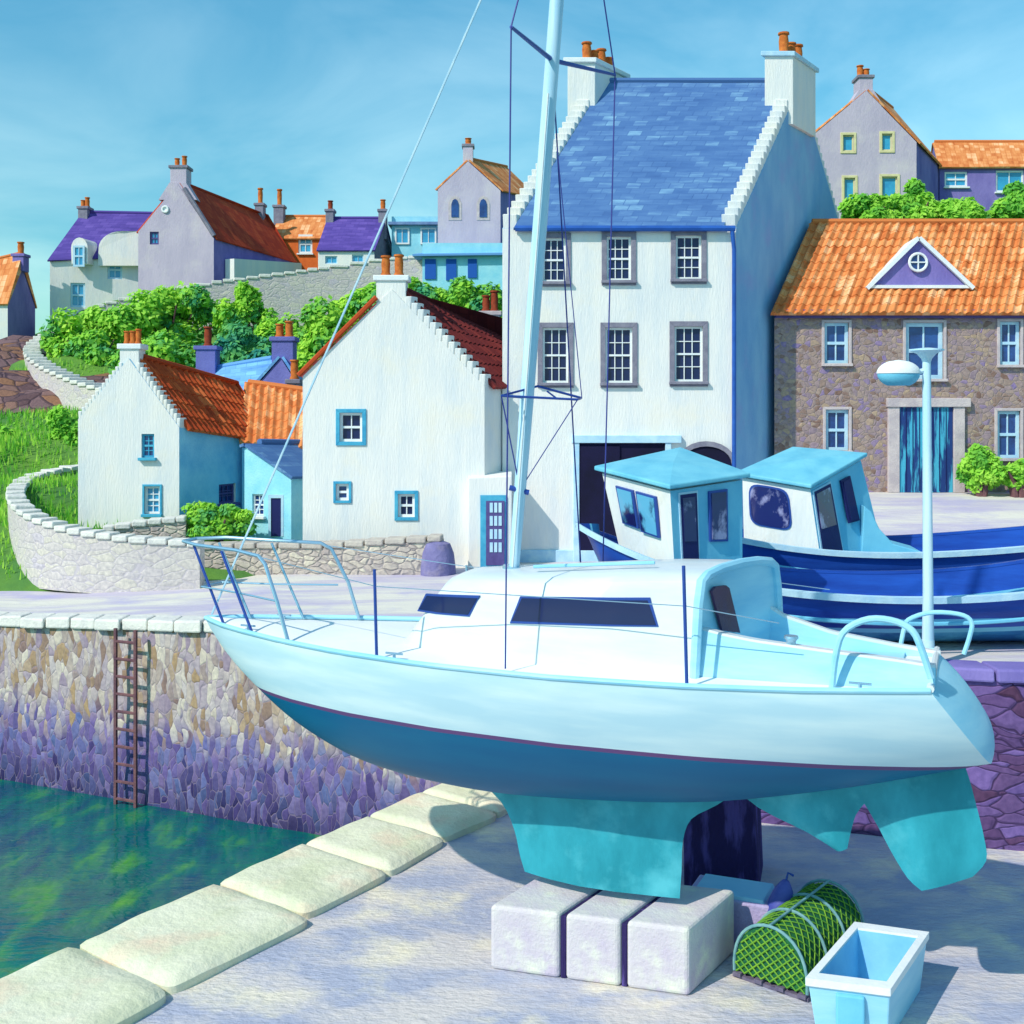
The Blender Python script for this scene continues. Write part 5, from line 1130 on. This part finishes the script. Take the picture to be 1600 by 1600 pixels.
def fishing_boat(label, sheer_px, Yc, near, zk, wh, roofz, faces, rear=None):
    """sheer_px: near gunwale pixels with half beams; Yc centre line depth"""
    xb = (sheer_px[0][0]-800)/F*Yc
    root = thing('fishing_boat', V(xb+4.0, Yc, zk), label, 'fishing boat')
    st = []
    for i, (px, py, b) in enumerate(sheer_px):
        Y = Yc-b; st.append(((px-800)/F*Y, b, H-(py-HZ)/F*Y))
    X = [q[0] for q in st]; xe = X[-1]
    def bz(x): return pl(x, X, [q[1] for q in st]), pl(x, X, [q[2] for q in st])
    xs = np.concatenate([np.linspace(X[0], X[0]+1.2, 10), np.linspace(X[0]+1.3, xe, 34)])
    # smooth sheer by polynomial
    zc = np.polyfit(xs, [bz(x)[1] for x in xs], 4); ZS = lambda x: float(np.polyval(zc, x))
    rows = []
    for x in xs:
        b, _ = bz(x); z = ZS(x); f0 = min(1, (x-X[0])/1.1)
        zkk = lerp(z-.05, zk, f0**.4) if x > X[0] else z-.01
        b = max(b, .01); row = []
        for v in np.linspace(0, 1, 15):
            a = v*math.pi/2; fy_ = math.sin(a)**.7; fz = 1-math.cos(a)**1.1
            row.append(V(x+.35*(1-fz)*(1-f0), Yc-b*fy_*(1-.12*(1-fz)), lerp(zkk, z, fz)))
        rows.append(row[::-1]+[V(p_.x, 2*Yc-p_.y, p_.z) for p_ in row[1:]])
    nrow = len(rows[0]); mbb = MB(); 
    for i in range(len(rows)-1):
        for j in range(nrow-1):
            k = min(j, nrow-2-j); mi = 0 if k < 6 else (2 if k == 6 else 1)
            mbb.add([rows[i][j], rows[i][j+1], rows[i+1][j+1], rows[i+1][j]], [(0,1,2,3)], mi)
    mbb.add(rows[-1], [tuple(range(nrow))], 0)
    me_o = mbb.build('hull', [M['boat_blue'], M['boat_teal'], M['boat_cyan'], M['boat_teal']], root, smooth=True)
    bm = bmesh.new(); bm.from_mesh(me_o.data); bmesh.ops.remove_doubles(bm, verts=bm.verts, dist=.0005); bmesh.ops.recalc_face_normals(bm, faces=bm.faces); bm.to_mesh(me_o.data); bm.free()
    for sg in (-1, 1):
        prof = []
        for x in xs:
            b, _ = bz(x); z = ZS(x); b = max(b, .02)
            prof.append([V(x, Yc+sg*(b+.045), z-.07), V(x, Yc+sg*(b+.05), z+.02), V(x, Yc+sg*(b-.06), z+.025), V(x, Yc+sg*(b-.07), z-.02)])
        MB().grid(prof, close=True).build('gunwale', M['pale_trim'] if sg < 0 else M['boat_blue'], root, smooth=True, angle=40)
        MB().tube([V(x, Yc+sg*(max(bz(x)[0],.02)+.0), ZS(x)-.36) for x in xs[12:]], .03, 6).build('rubbing_strake', M['boat_cyan'], root, smooth=True)
        MB().grid([[V(x, Yc+sg*max(.0,bz(x)[0]-.06), ZS(x)-.02) for x in xs[3:]], [V(x, Yc+sg*max(0,bz(x)[0]*.94-.10), ZS(x)-min(.42,.08+(x-X[0])*.35)) for x in xs[3:]]]).build('bulwark_lining', M['boat_blue'] if sg > 0 else M['boat_cyan'], root, smooth=True)
    MB().grid([[V(x, Yc+c_*max(.0,bz(x)[0]*.94-.07), ZS(x)-min(.40,.07+(x-X[0])*.33)) for c_ in (-1,-.5,0,.5,1)] for x in xs[3:]]).build('deck', M['roof_cyan'], root, smooth=True)
    # wheelhouse
    T, Bt = wh; 
    Tp = [V(*Wd(px, Y), z) for (px, Y), z in zip(T, roofz)]; Bp = [V(*Wd(px, Y), ZS(Wd(px,Y)[0])-.38) for px, Y in Bt]
    w_ = MB().hexa(Bp, [p_-V(0,0,.05) for p_ in Tp])
    who = w_.build('wheelhouse', [M['white_wall'], M['boat_cyan']], root, bevel=.0)
    # shade of the white wheelhouse's side face put into cyan: polygon facing second edge
    for p_ in who.data.polygons:
        n_ = p_.normal
        if n_.x > .35: p_.material_index = 1
    cen = (Tp[0]+Tp[1]+Tp[2]+Tp[3])/4
    ex = [cen+(p_-cen)*1.12 for p_ in Tp]
    ro = MB().add(ex+[p_+V(0,0,.07) for p_ in ex]+[cen+V(0,0,.14)], [(3,2,1,0),(0,1,5,4),(1,2,6,5),(2,3,7,6),(3,0,4,7),(4,5,8),(5,6,8),(6,7,8),(7,4,8)]).build('wheelhouse_roof', M['roof_cyan'], root, bevel=.02)
    def panel(fi, u0, u1, v0, v1, m, name, par, off=.012, th_=.02, rnd=0):
        A, B, C_, D = Tp[fi], Tp[fi+1], Bp[fi+1], Bp[fi]
        nn = (B-A).cross(D-A).normalized(); 
        if nn.y > 0: nn = -nn
        def q(u, v): return (A*(1-u)+B*u)*(1-v)+(D*(1-u)+C_*u)*v
        if rnd:
            uc, vc_ = (u0+u1)/2, (v0+v1)/2; poly = []
            for k in range(24):
                an = 2*math.pi*k/24; cx_, cz_ = math.cos(an), math.sin(an); pw = .45
                poly.append(q(uc+(u1-u0)/2*math.copysign(abs(cx_)**pw, cx_), vc_+(v1-v0)/2*math.copysign(abs(cz_)**pw, cz_))+nn*off)
        else: poly = [q(u0,v0)+nn*off, q(u1,v0)+nn*off, q(u1,v1)+nn*off, q(u0,v1)+nn*off]
        return MB().prism(poly, nn*th_).build(name, m, par)
    for f in faces:
        fi, u0, u1, v0, v1, kind = f
        if kind == 'door': d_ = panel(fi,u0-.02,u1+.02,v0,v1,M['pale_trim'],'door',root,.0,.015); panel(fi,u0,u1,v0+.02,v1-.01,M['door_navy'],'door_panel',d_,.016,.01); panel(fi,u0+.02,u1-.03,v0+.05,v0+(v1-v0)*.5,M['pane_lilac'],'pane',d_,.027,.008)
        else:
            f_ = panel(fi,u0-.025,u1+.025,v0-.02,v1+.02,M['steel_blue'] if kind != 'navy' else M['door_navy'],'window',root,.0,.035,kind=='round'); panel(fi,u0,u1,v0,v1,M['pane_lilac'] if kind in ('round','lilac') else (M['door_navy'] if kind == 'navy' else M['pane_cyan']),'pane',f_,.036,.012,kind=='round')
    if rear:
        pts = [W(a, b, Y) for a, b, Y in rear]; MB().prism(pts, V(.12,.9,0)).build('engine_casing', M['boat_cyan'], root, bevel=.02)
    return root
fishing_boat('blue fishing boat in front, bow left, white wheelhouse with two slim front windows', [(900,812,.02),(925,832,.35),(965,857,.7),(1060,893,1.15),(1190,914,1.32),(1400,942,1.34),(1600,927,1.28),(1760,900,1.1)], 17.6, 0, 2.42,
    ([(941,18.0),(1047,16.72),(1160,17.5),(1062,18.9)], [(975,17.9),(1056,16.8),(1160,17.5),(1062,18.9)]), [zpx(735,18.0), zpx(762,16.72), zpx(745,17.5), zpx(708,18.9)],
    [(0,.22,.44,.14,.48,'cyan'),(0,.53,.78,.14,.50,'cyan'),(1,.12,.34,.06,.97,'door'),(1,.53,.74,.10,.50,'lilac')])
fishing_boat('blue fishing boat farther back, wheelhouse with one wide rounded front window', [(1030,800,.02),(1055,812,.35),(1090,826,.7),(1160,843,1.1),(1300,862,1.25),(1400,868,1.28),(1600,856,1.25),(1760,838,1.1)], 20.75, 0, 2.45,
    ([(1160,20.4),(1266,19.75),(1345,20.9),(1240,21.6)], [(1163,20.4),(1285,19.75),(1385,20.9),(1260,21.6)]), [zpx(742,20.4), zpx(760,19.75), zpx(715,20.9), zpx(706,21.6)],
    [(0,.12,.66,.10,.56,'round'),(1,.04,.34,.06,.97,'door'),(1,.55,.68,.12,.52,'navy')],
    rear=[(1350,790,20.4),(1362,800,20.4),(1374,826,20.4),(1396,850,20.4),(1440,862,20.4),(1440,880,20.4),(1345,880,20.4)])

# ================================================================ STREET LAMP
lp = W(1450, 1045, 15.75); lp.z = 2.4
lamp = thing('street_lamp', lp, 'pale cyan lamp post with one oval lantern, standing behind the yacht stern', 'street lamp')
zt_ = zpx(548, lp.y)
MB().tube([lp, V(lp.x, lp.y, 3.4), V(lp.x-.01, lp.y, 5.0), V(lp.x-.02, lp.y, zt_)], [.085,.07,.062,.055], 14).build('post', M['alu'], lamp, smooth=True)
MB().lathe(lp, [(.14,0),(.14,.08),(.09,.16),(.085,.35)], 14).build('post_base', M['pale_trim'], lamp, smooth=True)
MB().lathe(V(lp.x-.02, lp.y, zt_-.16), [(.055,0),(.07,.05),(.13,.12),(.23,.16),(.23,.18),(.05,.20)], 16).build('finial', M['alu'], lamp, smooth=True)
hc = W(1404, 584, lp.y)
def ell(c, rx, ry, rz, z0, z1, n=18, k=8):
    rows = []
    for i in range(k+1):
        z = lerp(z0, z1, i/k); r_ = math.sqrt(max(0.0004, 1-z*z)); rows.append([c+V(rx*r_*math.cos(2*math.pi*j/n), ry*r_*math.sin(2*math.pi*j/n), rz*z) for j in range(n)])
    mb = MB(); mb.grid(rows, close=True); mb.add(rows[0], [tuple(range(n))]); mb.add(rows[-1], [tuple(range(n))]); return mb
ell(hc, .30, .2, .19, .02, 1).build('lantern_hood', M['white_trim'], lamp, smooth=True)
ell(hc, .29, .19, .19, -.85, .02).build('lantern_bowl', M['boat_cyan'], lamp, smooth=True)
MB().tube([hc+V(.26,0,.02), V(lp.x, lp.y, hc.z+.06)], .035, 8).build('arm', M['alu'], lamp, smooth=True)

# ================================================================ BLOCKS AND GEAR ON THE PIER
M['concrete'] = mat('concrete', srgb(212,208,204)[:3], srgb(196,184,200)[:3], 2.2, bump=.3, bscale=24, c3=srgb(224,226,206)[:3], s3=1.3)
M['concrete_lilac'] = mat('concrete_lilac', srgb(190,178,214)[:3], srgb(170,160,205)[:3], 2.4, bump=.5, bscale=16)
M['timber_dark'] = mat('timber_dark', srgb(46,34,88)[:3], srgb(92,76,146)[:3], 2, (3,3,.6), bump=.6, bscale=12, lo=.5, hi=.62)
ub = Vector((2.0, -.57)).normalized(); vb_ = Vector((.565, .825)); P0 = Vector((-.236, 12.14)); ZB = .68
xx = [0, .745, .815, 1.385, 1.455, 2.09]
labs = ['left concrete block of the three under the yacht keel', 'middle concrete block of the three under the yacht keel', 'right concrete block of the three under the yacht keel']
for k in range(3):
    a, b = xx[2*k], xx[2*k+1]
    q = [P0+ub*a, P0+ub*b, P0+ub*b+vb_*1.15, P0+ub*a+vb_*1.15]
    r_ = thing('concrete_block', V(q[0].x, q[0].y, 0), labs[k], 'block', 'concrete blocks under the keel')
    cb_ = MB().hexa([V(p_.x,p_.y,0) for p_ in q], [V(p_.x,p_.y,ZB+.004*k) for p_ in q]).build('block', M['concrete'], r_, bevel=.045, segs=3)
# dark strips put in for the shade in the gaps between blocks
for k, (a, b) in enumerate(((.752,.808),(1.392,1.448))):
    q = [P0+ub*a+vb_*.03, P0+ub*b+vb_*.03, P0+ub*b+vb_*1.1, P0+ub*a+vb_*1.1]
    o = MB().hexa([V(p_.x,p_.y,0) for p_ in q], [V(p_.x,p_.y,ZB-.035) for p_ in q]).build('timber_spacer', M['timber_dark'], bevel=.008)
    tag(o, ['dark timber plank wedged between the left and middle blocks', 'dark timber plank wedged between the middle and right blocks'][k], 'plank', 'timber planks between the blocks')
g0 = G(1072, 1372, 0)
o = MB().hexa([V(2.12,14.2,0),V(3.0,14.0,0),V(3.25,14.9,0),V(2.35,15.1,0)], [V(2.10,14.2,1.25),V(2.94,14.0,1.25),V(3.2,14.9,1.25),V(2.35,15.1,1.25)]).build('timber_crib', M['timber_dark'], bevel=.02)  # very dark purple block behind the keel
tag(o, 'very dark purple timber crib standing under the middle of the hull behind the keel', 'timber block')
# pale box with cyan lid and blue fender
pb = thing('storage_box', V(2.35, 13.1, 0), 'low lilac box with a cyan lid between the blocks and the lobster pot', 'box')
q = [V(1.95,12.95,0), V(2.82,12.6,0), V(3.08,13.15,0), V(2.2,13.5,0)]
MB().hexa(q, [p_+V(0,0,.46) for p_ in q]).build('body', M['concrete_lilac'], pb, bevel=.02)
c_ = sum(q, V(0,0,0))/4
MB().hexa([c_+(p_-c_)*.86+V(0,0,.44) for p_ in q], [c_+(p_-c_)*.82+V(0,0,.50) for p_ in q]).build('lid', M['gel_cyan'], pb, bevel=.01)
fd = thing('fender', V(3.0, 12.75, 0), 'upright violet blue fender behind the lobster pot', 'fender')
base = V(2.86, 12.62, 0); ax = V(.14, .05, .60)
prof = [(0,.02),(.05,.07),(.15,.125),(.4,.155),(.65,.14),(.85,.10),(.95,.06),(1,.035)]
MB().tube([base+ax*f*1.12+V(0,0,.05) for f, r_ in prof], [r_ for f, r_ in prof], 16).build('body', mat('fender_blue', srgb(88,96,176)[:3], srgb(66,76,160)[:3], 4, rough=.5, bump=.1), fd, smooth=True)
MB().tube([base+ax*1.12+V(0,0,.05), base+ax*1.12+V(.02,0,.13), base+ax*1.12+V(.08,0,.10)], .015, 6).build('eye', M['steel_blue'], fd, smooth=True)

# lobster pot
A_, B_ = G(1203, 1545), G(1296, 1466); axd = (B_-A_); Lp = axd.length; axd.normalize(); sd_ = V(axd.y, -axd.x, 0)
M['net'] = mat('net', srgb(120,168,48)[:3], srgb(80,140,50)[:3], 6, rough=.8, bump=0)
M['net_dark'] = mat('net_dark', srgb(22,84,66)[:3], srgb(36,112,60)[:3], 5, rough=.9, bump=.4)
M['hoop'] = mat('hoop', srgb(130,175,175)[:3], srgb(90,140,150)[:3], 5, rough=.6, bump=.1)
pot = thing('lobster_pot', A_, 'green netted lobster pot with pale hoops on a wooden slat base', 'lobster pot')
rp, hpz, zb0 = .40, .56, .07
def arc(a, l, k=1.0): return A_+axd*l+sd_*(-math.cos(a)*rp*k*(1.0+.10*math.sin(a)))+V(0,0,zb0+hpz*k*math.sin(a)**.9 if math.sin(a) > 0 else zb0)
angs = np.linspace(0, math.pi, 21)
rows = [[arc(a, l, .965) for a in angs] for l in np.linspace(.01, Lp-.01, 12)]
mb = MB().grid(rows); mb.add(rows[0], [tuple(range(21))]); mb.add(rows[-1], [tuple(range(21))]); mb.build('inner_net', M['net_dark'], pot, smooth=True, angle=60)
for l in np.linspace(0, Lp, 4): MB().tube([arc(a, l, 1.01) for a in angs], .017, 7).build('hoop', M['hoop'], pot, smooth=True)
mb = MB(); step = .115
for k in range(-16, 26):
    for sg in (1, -1):
        pts = []
        for a in np.linspace(0, math.pi, 25):
            l = k*step+sg*(a*.42) if sg > 0 else k*step-(a*.42)
            if 0 <= l <= Lp: pts.append(arc(a, l, .985))
        if len(pts) > 1: mb.tube(pts, .0075, 4)
mb.build('side_net', M['net'], pot)
mb = MB()
for k in range(-9, 10):
    for sg in (1, -1):
        pts = []
        for t in np.linspace(0, 1, 30):
            x = k*.095+sg*(t-.0)*.62; z = t*hpz
            aa = x/rp
            if abs(aa) < 1 and (abs(aa)/1.02)**2+(z/hpz)**2 < .96: pts.append(A_-axd*.006+sd_*x+V(0,0,zb0+z))
        if len(pts) > 1: mb.tube(pts, .009, 4)
mb.build('end_net', M['net'], pot)
MB().tube([arc(math.pi/2, 0, 1.03), arc(math.pi/2, Lp, 1.03)], .014, 6).build('top_bar', M['hoop'], pot)
for x in (-.36, -.12, .12, .36):
    MB().box(A_+axd*Lp/2+sd_*x+V(0,0,.045), .09, Lp+.08, .04, u=sd_).build('slat', mat('slat_wood', srgb(120,112,130)[:3], srgb(90,84,110)[:3], 5, (1,4,1)) if 'slat_wood' not in bpy.data.materials else bpy.data.materials['slat_wood'], pot, bevel=.005)
for l in (.02, Lp-.02): MB().box(A_+axd*l+V(0,0,.018), .84, .06, .032, u=sd_).build('cross_bar', bpy.data.materials['slat_wood'], pot)

# fish box
zr_ = .56
def gp(px, py, z): q = G(px, py, z); return q
rim = [gp(1258,1528,zr_), gp(1392,1545,zr_), gp(1452,1456,zr_), gp(1335,1440,zr_)]
fb = thing('fish_box', V(rim[0].x, rim[0].y, 0), 'open white fish box with pale blue inside, lower right corner of the pier', 'fish box')
cb2 = sum(rim, V(0,0,0))/4
def sc(k, z): return [V(cb2.x+(p_.x-cb2.x)*k, cb2.y+(p_.y-cb2.y)*k, z) for p_ in rim]
def ring4(a, b): return [(a[i], a[(i+1)%4], b[(i+1)%4], b[i]) for i in range(4)]
def shell(levels):
    mb = MB()
    for a, b in zip(levels, levels[1:]):
        mb.grid([a, b], close=True)
    return mb
inset = lambda k, z: sc(k, z)
o1 = shell([sc(.84, 0), sc(.955, zr_-.09)]); o1.add(sc(.84, 0), [(0,1,2,3)]); o1.build('body', M['gel_cyan'], fb, bevel=.015)
shell([sc(.955, zr_-.09), sc(.975, zr_-.085), sc(1.0, zr_-.07), sc(1.0, zr_), sc(.80, zr_), sc(.79, zr_-.03)]).build('rim', M['white_trim'], fb, bevel=.008)
o2 = shell([sc(.79, zr_-.02), sc(.71, .06)]); o2.add(sc(.71, .06), [(0,1,2,3)]); o2.build('lining', mat('box_lining', srgb(140,205,236)[:3], srgb(120,190,228)[:3], 3, rough=.5, bump=.05), fb)
a, b = sc(.93, .30)[0], sc(.93, .30)[1]; m_ = (a+b)/2; u_ = (b-a).normalized()
MB().box(m_+V(0,-.03,.0), .26, .05, .30, u=u_).build('handle_recess', M['boat_cyan'], fb, bevel=.02)
